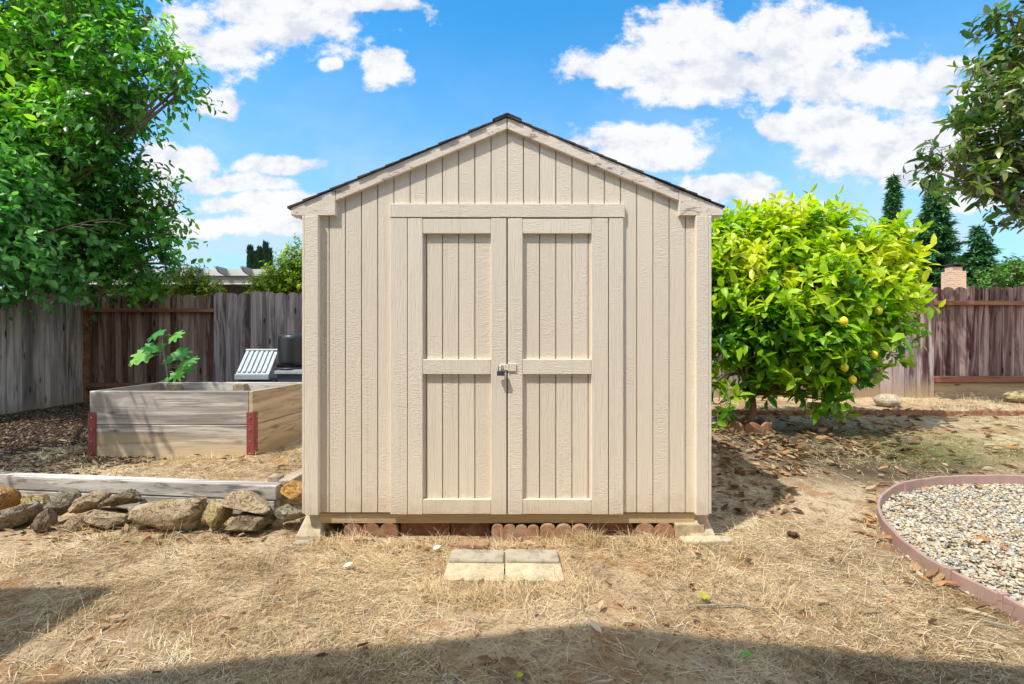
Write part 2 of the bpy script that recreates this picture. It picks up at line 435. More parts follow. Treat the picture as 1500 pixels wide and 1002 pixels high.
M['orange_shrub'] = m_leaf('green and orange leaves', [(0,(.06,.19,.025)), (.5,(.22,.42,.04)), (.75,(.55,.58,.05)), (.88,(.70,.40,.06)), (1,(.72,.18,.06))], .45, .35, (1.4,1.3,.4), .4)
M['far_tree'] = m_leaf('bright far leaves', [(0,(.04,.13,.02)), (.5,(.10,.26,.03)), (1,(.24,.42,.05))], .5, .3, None, .3)
M['rock_tan'] = m_rock('tan sandstone', (.42,.30,.18), (.52,.41,.27), (.19,.13,.085))
M['rock_green'] = m_rock('green grey stone', (.27,.235,.165), (.38,.33,.235), (.12,.105,.075))
M['rock_brown'] = m_rock('brown rough stone', (.20,.145,.09), (.32,.25,.16), (.075,.055,.04))
M['rock_yellow'] = m_rock('yellow pitted stone', (.50,.37,.17), (.56,.45,.26), (.26,.17,.08))
M['rock_orange'] = m_rock('orange ochre stone', (.50,.26,.06), (.46,.30,.14), (.24,.11,.04))
M['rock_pale'] = m_rock('pale boulder', (.55,.45,.32), (.66,.57,.43), (.42,.33,.22))
M['chim_cap'] = m_plain('dark chimney cap', (.05,.045,.045), .6)

def m_brick():
    m = NT('pink chimney brick'); v = m.coord()
    b = m.n('ShaderNodeTexBrick', ins={'Vector': m.mapped(v, (1,1,1)), 'Color1': (.50,.27,.18,1), 'Color2': (.62,.40,.28,1), 'Mortar': (.55,.48,.40,1), 'Scale': 1.0, 'Mortar Size': .012, 'Brick Width': .21, 'Row Height': .075})
    # bricks laid in x,z
    s = m.n('ShaderNodeSeparateXYZ', ins={0: v}); cc = m.n('ShaderNodeCombineXYZ', ins={0: m.math('ADD', s.outputs[0], s.outputs[1]), 1: s.outputs[2]})
    m.t.links.new(cc.outputs[0], b.inputs['Vector'])
    return m.finish(b.outputs[0], .9, b.outputs[1], -.4, .01, .2)
M['brick'] = m_brick()

# ------------------------------------------------------------------ gravel outline, from the top of its edging
EDGE_PX = [(1500,889),(1452,864),(1397,838),(1361,820),(1325,795),(1300,770),(1285.5,748),(1283.5,736),(1287,725),(1300,714),(1325,704),(1361,698),(1415,695),(1500,696)]
EH = .078
epts = np.array([G(px, py, EH)[:2] for px, py in EDGE_PX])
# carry both ends on, out of the picture
d0 = epts[0] - epts[1]; d0 /= np.linalg.norm(d0)
d1 = epts[-1] - epts[-2]; d1 /= np.linalg.norm(d1)
epts = np.vstack([epts[0] + d0 * 1.3, epts, epts[-1] + d1 * 1.8])
def chaikin(p, it=3):
    for _ in range(it):
        q = [p[0]]
        for i in range(len(p)-1):
            q += [.75*p[i]+.25*p[i+1], .25*p[i]+.75*p[i+1]]
        q.append(p[-1]); p = np.array(q)
    return p
epath = chaikin(epts, 3)
EDGE = np.vstack([epath, [[6.6, epath[-1][1]], [6.6, epath[0][1]]]])

# ------------------------------------------------------------------ ground sheet
def grid_axis(lo, hi, fine, outer):
    a = list(np.arange(lo, hi + 1e-6, fine))
    left = [lo - d for d in outer][::-1]; right = [hi + d for d in outer]
    return np.array(left + a + right)
gx = grid_axis(-8.5, 8.5, .045, [.3, .8, 1.6, 3, 6, 12, 25, 60, 140, 300])
gy = grid_axis(-1.0, 8.6, .045, [.3, .8, 1.6, 3, 6, 12, 25, 60, 140, 400])
XX, YY = np.meshgrid(gx, gy)
ZZ = gz(XX, YY)
ZZ = ZZ - np.where(in_gravel(XX, YY), .03, 0)
V = np.stack([XX, YY, ZZ], -1).reshape(-1, 3)
nx, ny = len(gx), len(gy)
ii, jj = np.meshgrid(np.arange(nx-1), np.arange(ny-1))
a = (jj*nx+ii).ravel()
FQ = np.stack([a, a+1, a+nx+1, a+nx], 1)
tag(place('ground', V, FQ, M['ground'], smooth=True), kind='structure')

# ------------------------------------------------------------------ the shed
YF = 2.97; S = F / YF; CX = (743 - 750) / S
def sx(px): return (px - 750) / S
def sz(py): return CAMZ - (py - 501) / S
shed = thing('garden_shed', 'beige painted garden shed with gable roof and padlocked double doors', 'shed', (CX, YF + 1.2, 0))
YB = 5.42
SL = .418
XL, XR = sx(450), sx(1035)
def rake_z(x, py0): return sz(py0) - SL * abs(x - CX)
wall = MB()
g = .0032
edges = [CX + k * 23.72 / S for k in range(-13, 14)]
edges = [max(XL + .004, min(XR - .004, e)) for e in edges]
DX0, DX1 = sx(597), sx(891); DZ = sz(319); ZB = sz(750.5)
TB = random.Random(3)
for i in range(len(edges) - 1):
    a0, b0 = edges[i] + g, edges[i+1] - g
    if b0 - a0 < .01: continue
    segs = [(a0, b0, ZB)]
    if b0 > DX0 and a0 < DX1:
        segs = []
        if a0 < DX0 - .004: segs.append((a0, DX0, ZB))
        if b0 > DX1 + .004: segs.append((DX1, b0, ZB))
        segs.append((max(a0, DX0 + .0), min(b0, DX1), DZ))
    tt = TB.random()
    for x0, x1, zb in segs:
        pts = [(x0, zb), (x1, zb), (x1, rake_z(x1, 184))]
        if x0 < CX < x1: pts.append((CX, rake_z(CX, 184)))
        pts.append((x0, rake_z(x0, 184)))
        wall.prism(pts, YF, YF + .012, tt)
mbo(wall, 'wall', M['siding'], shed)
bk = MB()
bk.prism([(XL+.01, ZB+.004), (DX0-.03, ZB+.004), (DX0-.03, DZ+.02), (DX1+.03, DZ+.02), (DX1+.03, ZB+.004), (XR-.01, ZB+.004), (XR-.01, rake_z(XR, 190)), (CX, sz(190)), (XL+.01, rake_z(XL, 190))], YF+.0075, YF+.03, .5)
mbo(bk, 'wall_backing', M['groove'], shed)
sw = MB()
for x0, x1 in ((XL, XL+.02), (XR-.02, XR)):
    y = YF + .04; k = 0
    while y < YB:
        sw.box(x0, x1, y, min(y+.096, YB), ZB, rake_z(XL, 190), TB.random()); y += .1016
    sw.box(x0+.004, x1-.004, YF+.03, YB-.002, ZB+.003, rake_z(XL, 192), .5)
sw.prism([(XL+.02, ZB), (XR-.02, ZB), (XR-.02, rake_z(XR, 190)), (CX, sz(190)), (XL+.02, rake_z(XL, 190))], YB-.02, YB-.001, .5)
mbo(sw, 'side_wall', M['siding'], shed)
for nm, x0, x1 in (('l', 450, 469.5), ('r', 1016.5, 1035)):
    ct = MB(); ct.box(sx(x0), sx(x1), YF-.036, YF-.0005, sz(752), sz(318), .3 if nm == 'l' else .7)
    if nm == 'l': ct.box(sx(x0)-.018, sx(x0)-.001, YF-.033, YF+.06, sz(750), sz(318), .4)
    else: ct.box(sx(x1)+.001, sx(x1)+.018, YF-.033, YF+.06, sz(750), sz(318), .6)
    mbo(ct, 'corner_trim', M['trim'], shed, bevel=.003)
fr = MB()
fr.box(sx(573), sx(597.5), YF-.020, YF-.0005, sz(752), sz(320.5), .21)
fr.box(sx(891.5), sx(912), YF-.020, YF-.0005, sz(752), sz(320.5), .63)
fr.box(sx(572), sx(914), YF-.0225, YF-.0005, sz(319.5), sz(300), .87)
mbo(fr, 'door_frame', M['trim'], shed, bevel=.002)
# doors
for side, x0, x1 in ((-1, 598.5, 742), (1, 744, 890)):
    if side < 0: xs = (598.5, 620, 719.5, 742)
    else: xs = (744, 765.5, 866, 890)
    dm = MB()
    gl = [sx(xs[0])] + [e for e in [CX + k*23.72/S for k in range(-7, 8)] if sx(xs[1])+.01 < e < sx(xs[2])-.01] + [sx(xs[3])]
    for q in range(len(gl)-1):
        dm.box(gl[q]+(g if q else 0), gl[q+1]-(g if q < len(gl)-2 else 0), YF+.002, YF+.014, sz(751), sz(321), TB.random())
    door = mbo(dm, 'door', M['siding'], shed)
    if side < 0: door['label'] = 'left shed door that carries the padlock'
    else: door['label'] = 'right shed door that carries the hasp strap'
    db = MB(); db.box(sx(xs[0])+.003, sx(xs[3])-.003, YF+.0085, YF+.028, sz(750), sz(322), .5); mbo(db, 'door_core', M['groove'], door)
    st = MB()
    st.box(sx(xs[0]), sx(xs[1]), YF-.021, YF+.0015, sz(752), sz(321), .17 + .2*side)
    st.box(sx(xs[2]), sx(xs[3]), YF-.021, YF+.0015, sz(752), sz(321), .57 - .2*side)
    for z0, z1 in ((343, 321.5), (548, 526), (751.5, 730)):
        st.box(sx(xs[1])+.0012, sx(xs[2])-.0012, YF-.0195, YF+.0012, sz(z0), sz(z1), TB.random())
    mbo(st, 'door_trim', M['trim'], door, bevel=.0025)
ds = MB(); ds.box(sx(725), sx(762), YF+.03, YF+.05, sz(752), sz(312), .5); mbo(ds, 'door_gap_strip', M['groove'], shed)  # dark strip added behind the door slit, standing in for the dark interior
hp = MB()
hp.box(sx(733), sx(744.2), YF-.0275, YF-.0215, sz(542), sz(533.5), .5)
hp.box(sx(745), sx(756), YF-.0285, YF-.0215, sz(543.5), sz(532.5), .5)
hp.tube([(sx(744.6), YF-.028, sz(543.5)), (sx(744.6), YF-.028, sz(532.5))], .0035, 8)
mbo(hp, 'hasp', M['trim'], shed, bevel=.0015)
stp = MB()
stp.tube([(sx(734), YF-.02, sz(540)), (sx(734), YF-.045, sz(540)), (sx(734), YF-.045, sz(536)), (sx(734), YF-.02, sz(536))], .003, 8)
mbo(stp, 'staple', M['steel'], shed, smooth=True)
lock = thing('padlock', 'small grey padlock with steel shackle hanging from the shed door hasp', 'padlock', (sx(734), YF-.05, sz(549.5)))
lb = MB(); lb.box(sx(728.5), sx(739.5), YF-.062, YF-.040, sz(549.5), sz(542.5)); mbo(lb, 'lock_body', M['lock'], lock, bevel=.003, seg=2)
ls = MB()
arc = [(sx(730.3), YF-.051, sz(543))] + [(sx(734)+.0158*math.cos(a), YF-.051, sz(539)+.018*math.sin(a)) for a in np.linspace(math.pi, 0, 9)] + [(sx(737.7), YF-.051, sz(543))]
ls.tube(arc, .0032, 8); mbo(ls, 'shackle', M['steel'], lock, smooth=True)
# rake boards, end pieces, fascia, soffit
for sgn in (-1, 1):
    def X(off): return CX + sgn * off / S
    poly = [(X(.6), sz(175)), (X(.6), sz(191.5)), (X(249), sz(191.5) - SL*249/S), (X(249), sz(175) - SL*249/S)]
    if sgn > 0: poly = poly[::-1]
    rb = MB(); rb.prism(poly, YF-.027, YF-.0005, .3 + .2*sgn)
    mbo(rb, 'rake_board', M['rake'], shed, bevel=.002)
    poly = [(X(249.6), sz(175) - SL*249.6/S), (X(249.6), sz(317)), (X(314), sz(317)), (X(314), sz(175) - SL*314/S)]
    if sgn > 0: poly = poly[::-1]
    ck = MB(); ck.prism(poly, YF-.0275, YF+.05, .5 + .3*sgn)
    mbo(ck, 'eave_return', M['rake'], shed, bevel=.002)
    fs = MB()
    x0, x1 = sorted((X(312), X(308))); zt = sz(175) - SL*314/S
    fs.box(x0, x1, YF+.052, YB+.03, sz(316), zt-.006)
    x0, x1 = sorted((X(307.5), X(291)))
    fs.box(x0, x1, YF+.052, YB+.03, sz(314.5), sz(313))
    mbo(fs, 'fascia', M['trim'], shed)
rf = MB()
R2 = random.Random(5)
for sgn in (-1, 1):
    for k in range(16):                       # courses up the slope, each slab lapping the one below
        o0 = 317.5 - k * 19.9; o1 = max(o0 - 26, 0)
        for q in range(9):                    # tabs along the ridge direction
            y0 = YF - .034 + q * .28; y1 = y0 + .276
            if q == 0: y0 += R2.uniform(-.006, .004)
            j = R2.uniform(-2.5, 2.5)
            za = sz(174.2) - SL*(o0+j)/S; zb = sz(174.2) - SL*o1/S
            th = .006 + R2.uniform(0, .004)
            xa, xb = CX + sgn*(o0+j)/S, CX + sgn*o1/S
            l0 = .008; l1 = .001
            pts = [(xa, za+l0-.0075), (xb, zb+l1-.0005), (xb, zb+l1+th*.6), (xa, za+l0+th-.004)]
            if sgn > 0: pts = pts[::-1]
            rf.prism(pts, y0, min(y1, YB+.05), R2.random())
rf.prism([(CX-.09, sz(174)-SL*.09+.012), (CX, sz(174)+.012), (CX+.09, sz(174)-SL*.09+.012), (CX+.09, sz(174)-SL*.09+.022), (CX, sz(174)+.022), (CX-.09, sz(174)-SL*.09+.022)], YF-.036, YB+.05, .3)
mbo(rf, 'roof', M['shingle'], shed)
sl = MB(); sl.box(sx(467), sx(1019), YF+.016, YF+.055, sz(768), sz(753), .35)
mbo(sl, 'skid_beam', M['sill'], shed, bevel=.003)
fl = MB(); fl.box(XL+.03, XR-.03, YF+.06, YB-.03, sz(766), sz(753), .35); mbo(fl, 'floor', M['groove'], shed)

# concrete piers
def pier(px0, px1, tx0, tx1, label):
    c = (.5*(sx(px0)+sx(px1)), YF+.13, -.03)
    t = thing('pier_block', label, 'pier block', c, 'concrete blocks carrying the shed corners')
    b = MB()
    zt, zb = sz(752.5), -.03
    y0, y1, z2 = YF-.02, YF+.3, .02
    V = [(sx(px0), y0, zb), (sx(px1), y0, zb), (sx(px1), y1, zb), (sx(px0), y1, zb),
         (sx(px0), y0, z2), (sx(px1), y0, z2), (sx(px1), y1, z2), (sx(px0), y1, z2),
         (sx(tx0), YF+.045, zt), (sx(tx1), YF+.045, zt), (sx(tx1), y1-.05, zt), (sx(tx0), y1-.05, zt)]
    FC = [(0,3,2,1)]
    for l in (0, 4):
        for k in range(4): FC.append((l+k, l+(k+1) % 4, l+4+(k+1) % 4, l+4+k))
    FC.append((8,9,10,11))
    b.add(V, FC, .9); mbo(b, 'block', M['concrete'], t, bevel=.008, seg=2)
pier(435, 471, 447, 467, 'pale concrete pier block under the left front corner of the shed')
pier(1008, 1047, 1017, 1037, 'pale concrete pier block under the right front corner of the shed')

# edgers and bricks pushed under the shed front
GRP = 'bricks and edgers under the shed front'
def scallop_edger(px0, px1, py0, py1, lobes, tint, label, yoff=.0, lean=0.0, name='scalloped_edger'):
    x0, x1, z0, z1 = sx(px0), sx(px1), sz(py1), sz(py0)
    w = (x1-x0)/lobes; r = w/2
    pts = [(x0, z0-.03), (x1, z0-.03)]
    for k in range(lobes-1, -1, -1):
        cxk = x0 + (k+.5)*w
        for a in np.linspace(.12, math.pi-.12, 7): pts.append((cxk + r*math.cos(a), z1 - r*.8 + r*.8*math.sin(a)))
    b = MB(); b.prism(pts, YF+yoff, YF+yoff+.045, tint)
    o = mbo(b, name, M['terra'], None, (.5*(x0+x1), YF+yoff, z0), bevel=.006, seg=2)
    tag(o, label, 'edger', GRP); return o
def ledge_brick(px0, px1, py0, py1, tint, label, yoff=.02, led=.3):
    x0, x1, z0, z1 = sx(px0), sx(px1), sz(py1), sz(py0)
    b = MB()
    zl = z0 + (z1-z0)*led
    # upright back and a foot with a rounded ledge
    prof = [(0, z0-.03), (0, zl-.012), (.012, zl), (.045, zl+.006), (.055, z1), (.10, z1), (.10, z0-.03)]
    n = len(prof)
    V = [(x0, YF+yoff+p[0], p[1]) for p in prof] + [(x1, YF+yoff+p[0], p[1]) for p in prof]
    FC = [tuple(range(n-1, -1, -1)), tuple(range(n, 2*n))] + [(i, (i+1) % n, (i+1) % n+n, i+n) for i in range(n)]
    b.add(V, FC, tint)
    o = mbo(b, 'ledge_brick', M['terra'], None, (.5*(x0+x1), YF+yoff, z0), bevel=.004)
    tag(o, label, 'brick', GRP); return o
scallop_edger(502, 582, 766, 797, 3, .45, 'red brown scalloped edger leftmost under the shed front', .015)
ledge_brick(583.5, 656.5, 767, 799, .38, 'brown ledged brick second from the left under the shed', -.005)
ledge_brick(658.5, 717, 767, 797, .18, 'darkest red ledged brick left of the scalloped pair', .0)
scallop_edger(719.5, 789, 766, 802, 4, .62, 'left one of the tan scalloped edger pair below the door gap', -.035)
scallop_edger(790.5, 860, 766, 801, 3, .72, 'tan scalloped edger behind the dry weed tuft', -.035)
ledge_brick(862, 930, 768, 796, .42, 'brown ledged brick right of the dry weed tuft', .0)
scallop_edger(933, 988, 766, 794, 2, .66, 'two lobed tan edger beside the beige concrete block', .0)
b = MB(); b.box(sx(989), sx(1031), YF-.012, YF+.09, sz(790), sz(767), .45)
tag(mbo(b, 'concrete_block', M['concrete'], None, (sx(1010), YF, 0), bevel=.006, seg=2), 'small beige concrete block in front of the right pier', 'block', GRP)
b = MB(); q = G(1026, 797)
V0 = [(sx(990), 2.86), (sx(1055), 2.87), (sx(1068), 2.90), (sx(1063), 2.945), (sx(1040), 2.955), (sx(992), 2.945)]
b.plan(V0, -.03, .028, .98)
tag(mbo(b, 'concrete_slab', M['concrete'], None, (sx(1026), 2.9, 0), bevel=.01, seg=2), 'flat whitish concrete slab on the soil before the right shed corner', 'slab')
b = MB(); b.plan([(sx(438), 2.875), (sx(468), 2.875), (sx(468), 2.93), (sx(438), 2.93)], -.03, .012, .1)
tag(mbo(b, 'pad', M['concrete'], None, (sx(453), 2.9, 0), bevel=.008), 'thin grey concrete pad at the foot of the left pier', 'slab')

# stepping pavers before the door
def paver(px0, px1, label, tint, seed):
    Yb, Yf = 2.745, 2.385
    def xx(px, Y): return (px-750)/F*Y * (CAMZ-.035)/CAMZ
    xl, xr = xx(px0, 2.62)*1.0, xx(px1, 2.62)*1.0
    rr = random.Random(seed)
    pts = []; n = 3
    w = (xr-xl)/n
    for k in range(n):                         # scalloped front
        c = xl+(k+.5)*w
        for a in np.linspace(math.pi, 2*math.pi, 7): pts.append((c+.485*w*math.cos(a), Yf+.03+.028*math.sin(a)+rr.uniform(-.003,.003)))
    for k in range(n-1, -1, -1):
        c = xl+(k+.5)*w
        for a in np.linspace(0, math.pi, 6): pts.append((c+.49*w*math.cos(a), Yb-.014+.012*math.sin(a)))
    t = thing('stepping_paver', label, 'paver', (.5*(xl+xr), 2.6, 0), 'scalloped pavers before the shed door')
    b = MB(); b.plan(pts, -.03, .034, tint); mbo(b, 'slab', M['concrete'], t, bevel=.006, seg=2)
    b = MB(); b.plan([(xl+.006, 2.575), (xr-.006, 2.575), (xr-.006, Yb-.03), (xl+.006, Yb-.03)], .030, .05, .15)
    mbo(b, 'raised_rib', M['concrete'], t, bevel=.008, seg=2)
paver(654.5, 739.2, 'cream scalloped concrete paver before the left shed door', .72, 1)
paver(739.6, 822, 'cream scalloped concrete paver before the right shed door', .80, 2)
b = MB(); b.plan([(sx(676), 2.815), (sx(717), 2.82), (sx(719), 2.875), (sx(672), 2.87)], -.02, .03, .7)
tag(mbo(b, 'brick_fragment', M['terra'], None, (sx(695), 2.84, 0), bevel=.008, seg=2), 'tan brick fragment lying behind the cream pavers', 'brick')

rt = random.Random(77)
for o in list(COL.objects):
    if o.get('category') in ('edger', 'brick') and o.parent is None:
        o.rotation_euler = (rt.uniform(-.09, .05), rt.uniform(-.028, .028), rt.uniform(-.05, .05)); o.location.z -= rt.uniform(0, .008)
    if o.get('category') == 'paver':
        o.rotation_euler = (rt.uniform(-.02, .02), rt.uniform(-.02, .02), rt.uniform(-.02, .02)); o.location.z -= .006
# ------------------------------------------------------------------ fences
def ear_board(mb, u0, u1, z0, z1, y0, y1, tint, axis='x'):
    w = u1-u0; r = w*.5
    pts = [(u0, z0), (u1, z0), (u1, z1-.055)]
    for a in np.linspace(.35, math.pi-.35, 6): pts.append((u0+r+r*.92*math.cos(a), z1-.05+.05*math.sin(a)))
    pts.append((u0, z1-.055))
    if axis == 'x': mb.prism(pts, y0, y1, tint)
    else:
        n = len(pts)
        V = [(y1, p[0], p[1]) for p in pts] + [(y0, p[0], p[1]) for p in pts]
        FC = [tuple(range(n)), tuple(range(2*n-1, n-1, -1))] + [(i, i+n, (i+1) % n+n, (i+1) % n) for i in range(n)]
        mb.add(V, FC, tint)
FY = 7.7
RF = random.Random(21)
def boards(x0, x1, y, zt, zb, pitch=.195, zt1=None):
    mb = MB(); x = x0
    while x < x1 - .05:
        w = min(pitch, x1-x)
        f = (x-x0)/(x1-x0)
        z1 = zt + ((zt1-zt)*f if zt1 else 0) + RF.uniform(-.020, .016)
        yy = y + RF.uniform(-.006, .006)
        ear_board(mb, x+.004, x+w-.004, zb(x+w/2)-.02 if callable(zb) else zb, z1, yy, yy+.018, RF.random())
        x += pitch
    return mb
xp = lambda px: (px-750)/F*FY
zp = lambda py: CAMZ-(py-501)/F*FY
xA, xB, xC = xp(124), xp(315), -.2
fl_ = thing('back_fence', 'weathered grey brown board fence behind the raised bed, left of the shed', 'fence', (xp(290), FY, .24))
mbo(boards(xA-.02, xB, FY+.05, zp(431), .27), 'board_panel', M['fence_b'], fl_)['label'] = 'brown recessed board panel framed by rails'
mbo(boards(xB, xC, FY-.035, zp(428.5), .24, zt1=zp(424)), 'board_panel', M['fence'], fl_)['label'] = 'grey board panel with its boards on the near side'
for z0, z1, d, m_ in ((zp(457.5), zp(452), .05, 'rail'), (zp(569), zp(561), .045, 'rail')):
    b = MB(); b.box(xA+.06, xB-.005, FY-d, FY+.045, z0, z1, .5); mbo(b, 'rail', M[m_], fl_, bevel=.004)
b = MB(); b.box(xA-.09, xA+.055, FY-.05, FY+.045, .15, zp(455), .6); mbo(b, 'post', M['rail'], fl_, bevel=.004)
b = MB(); b.box(xB-.02, xB+.07, FY-.01, FY+.045, .15, zp(440), .6); mbo(b, 'post', M['rail'], fl_, bevel=.004)
b = MB(); b.box(xA+.06, xB, FY+.02, FY+.044, .15, zp(572), .5); mbo(b, 'kickboard', M['kick'], fl_)

x1_, x2_ = xp(1365), 9.6
fr_ = thing('back_fence', 'purple grey weathered board fence behind the lemon tree, right of the shed', 'fence', (xp(1365), FY, .33))
mbo(boards(.25, x1_, FY-.035, zp(424), .22, zt1=zp(419.5)), 'board_panel', M['fence_r'], fr_)['label'] = 'purple grey panel with its boards on the near side'
mbo(boards(x1_+.02, x2_, FY+.05, zp(419.5), .34), 'board_panel', M['fence_rr'], fr_)['label'] = 'recessed board panel framed by rails'
for z0, z1 in ((zp(447), zp(441)), (zp(560), zp(551))):
    b = MB(); b.box(x1_+.005, x2_, FY-.045, FY+.045, z0, z1, .6); mbo(b, 'rail', M['rail'], fr_, bevel=.004)
b = MB(); b.box(x1_-.06, x1_+.02, FY-.012, FY+.045, .2, zp(441), .3); mbo(b, 'post', M['rail'], fr_, bevel=.004)
b = MB(); b.box(x1_+.03, x2_, FY+.015, FY+.044, .2, zp(561), .7); mbo(b, 'kickboard', M['kick'], fr_)

FX = -6.87
fs_ = thing('side_fence', 'grey board fence running forward along the left edge of the yard', 'fence', (FX, 6.2, .2))
mb = MB(); y = 2.6
while y < FY - .06:
    w = min(.205, FY-.02-y)
    f = RF.uniform(-.007, .007)
    ear_board(mb, y+.004, y+w-.004, .19, 1.84+RF.uniform(-.012, .012), FX-.02+f, FX+f, RF.random(), 'y')
    y += .205
mbo(mb, 'board_panel', M['fence_l'], fs_)
b = MB(); b.box(FX+.012, FX+.04, 2.6, FY-.02, .12, .235, .8); mbo(b, 'kickboard', M['bed_side'], fs_, bevel=.004)
b = MB()
for z in (.5, 1.55): b.box(FX-.11, FX-.03, 2.6, FY-.1, z, z+.09, .5)
mbo(b, 'rail', M['timber_y'], fs_)

# ------------------------------------------------------------------ raised bed
BY0, BY1 = 4.22, 5.18
BX0, BX1 = at(131, 600, BY0)[0], at(371, 600, BY0)[0]
BZ0, BZ1 = .19, CAMZ-(573-501)/F*BY0
bed = thing('raised_bed', 'weathered plank raised planting bed with red steel corner brackets', 'planting bed', (.5*(BX0+BX1), BY0+.5, BZ0))
th = .04; h = (BZ1-BZ0)/2
def plank(mb, x0, x1, y0, y1, t0):
    mb.box(x0, x1, y0, y1, BZ0, BZ0+h-.0025, t0); mb.box(x0, x1, y0, y1, BZ0+h+.0025, BZ1, t0+.28)
b = MB(); plank(b, BX0, BX1-th-.002, BY0, BY0+th, .35); mbo(b, 'front_plank', M['bed'], bed, bevel=.004)
b = MB(); plank(b, BX0-.10, BX1+.12, BY1-th, BY1, .5); mbo(b, 'back_plank', M['bed'], bed, bevel=.004)
def slanted(x_near, x_far, name, t0):
    b = MB()
    for z0, z1, t in ((BZ0, BZ0+h-.0025, t0), (BZ0+h+.0025, BZ1, t0+.25)):
        V = [(x_near-th/2, BY0+(.0 if name == 'right' else th+.002), z0), (x_near+th/2, BY0+(.0 if name == 'right' else th+.002), z0), (x_far+th/2, BY1-th-.002, z0), (x_far-th/2, BY1-th-.002, z0)]
        V = V + [(v[0], v[1], z1) for v in V]
        b.add(V, [(0,3,2,1),(4,5,6,7),(0,1,5,4),(1,2,6,5),(2,3,7,6),(3,0,4,7)], t)
    mbo(b, 'side_plank', M['bed_side'], bed, bevel=.004)
slanted(BX0+th/2, BX0-.06, 'left', .4)
slanted(BX1-th/2, BX1+.06, 'right', .45)
b = MB(); b.plan([(BX0+.04, BY0+.045), (BX1-.05, BY0+.045), (BX1+.0, BY1-.045), (BX0-.0, BY1-.045)], BZ0, BZ1-.22); mbo(b, 'soil', M['soil'], bed)
for px in (255, 352):
    x = (px-750)/F*(BY1-.08)
    b = MB(); b.box(x-.06, x+.06, BY1-th-.075, BY1-th-.003, BZ0+.05, BZ1-.012, RF.random()); mbo(b, 'inner_post', M['bed_side'], bed, bevel=.004)
for x0, x1, xs in ((BX0-.006, BX0+.062, BX0-.006), (BX1-.056, BX1+.006, BX1)):
    b = MB(); zt = BZ0+.41
    b.box(x0, x1, BY0-.007, BY0-.001, BZ0+.01, zt)
    xo = BX0-.008 if x0 < BX0 else BX1+.0015
    b.box(xo, xo+.0062, BY0-.0068, BY0+.062, BZ0+.012, zt-.001)
    br = mbo(b, 'corner_bracket', M['bracket'], bed)
    for k in range(4):
        z = BZ0+.05+k*.105
        bb = MB(); xm = .5*(x0+x1)
        bb.tube([(xm, BY0-.013, z), (xm, BY0-.007, z)], .008, 8); mbo(bb, 'bolt', M['bolt'], br)
        if x0 > BX0:
            bb = MB(); bb.tube([(xo+.0062, BY0+.035, z), (xo+.012, BY0+.035, z)], .008, 8); mbo(bb, 'bolt', M['bolt'], br)

# ------------------------------------------------------------------ retaining timbers
def timber(name, p0, p1, z0, z1, half, label, mat, tint, group='weathered timbers of the low retaining edge'):
    p0 = np.array(p0); p1 = np.array(p1); d = p1-p0; L = np.linalg.norm(d); d = d/L; nrm = np.array([-d[1], d[0]])
    b = MB(); c = .5*(p0+p1)
    V = [p0-nrm*half, p1-nrm*half, p1+nrm*half, p0+nrm*half]
    b.plan([tuple(v) for v in V], z0, z1, tint)
    o = mbo(b, name, mat, None, (c[0], c[1], z0), bevel=.008, seg=2)
    return tag(o, label, 'timber', group)
tx = lambda x: (x, float(timber_y(x))+.045)
timber('landscape_timber', tx(-4.5), tx(-1.575), .155, .255, .045, 'silver grey timber with knots on top of the rock edge', M['timber'], .5)
timber('landscape_timber', tx(-4.5), tx(-1.59), .05, .152, .044, 'lower grey timber half hidden behind the rocks', M['timber'], .25)
timber('landscape_timber', (-1.555, 3.27), (-1.50, 5.0), .17, .275, .045, 'brown timber running back beside the left wall of the shed', M['timber_y'], .6)
timber('timber_block', (-1.69, 3.345), (-1.61, 3.345), .17, .29, .04, 'short brown wood block behind the right end of the top timber', M['timber_y'], .3)

# ------------------------------------------------------------------ rocks
import bmesh
def rock_mesh(w, d, hgt, seed, rough=.15, cuts=10, tilt=0.0, round_=False):
    bm = bmesh.new(); bmesh.ops.create_icosphere(bm, subdivisions=4, radius=1.0)
    rr = random.Random(seed)
    planes = []
    for _ in range(cuts):
        v = Vector((rr.gauss(0,1), rr.gauss(0,1), rr.gauss(0,1))).normalized(); planes.append((v, rr.uniform(.45, .78)))
    off = Vector((seed*3.1, seed*1.7, seed*.9))
    for v in bm.verts:
        p = v.co.copy()
        if not round_:
            for n_, dd in planes:
                k = p.dot(n_)
                if k > dd: p = p - n_*(k-dd)*.93
        n1 = mnoise.fractal(p*1.6+off, 1.0, 2.0, 3); n2 = mnoise.fractal(p*6+off, .9, 2.0, 3)
        p = p*(1 + rough*n1*1.1 + rough*.35*n2)
        v.co = p
    xs = [v.co.x for v in bm.verts]; ys = [v.co.y for v in bm.verts]; zs = [v.co.z for v in bm.verts]
    def nz(c, l): return (c-.5*(max(l)+min(l)))/(max(l)-min(l))
    ca, sa = math.cos(tilt), math.sin(tilt)
    V = []
    for v in bm.verts:
        x, y, z = nz(v.co.x, xs)*w, nz(v.co.y, ys)*d, nz(v.co.z, zs)*hgt
        V.append((x*ca - z*sa, y, x*sa + z*ca))
    FC = [tuple(l.index for l in f.verts) for f in bm.faces]
    bm.free()
    return V, FC
RG = 'rocks stacked along the retaining timber'
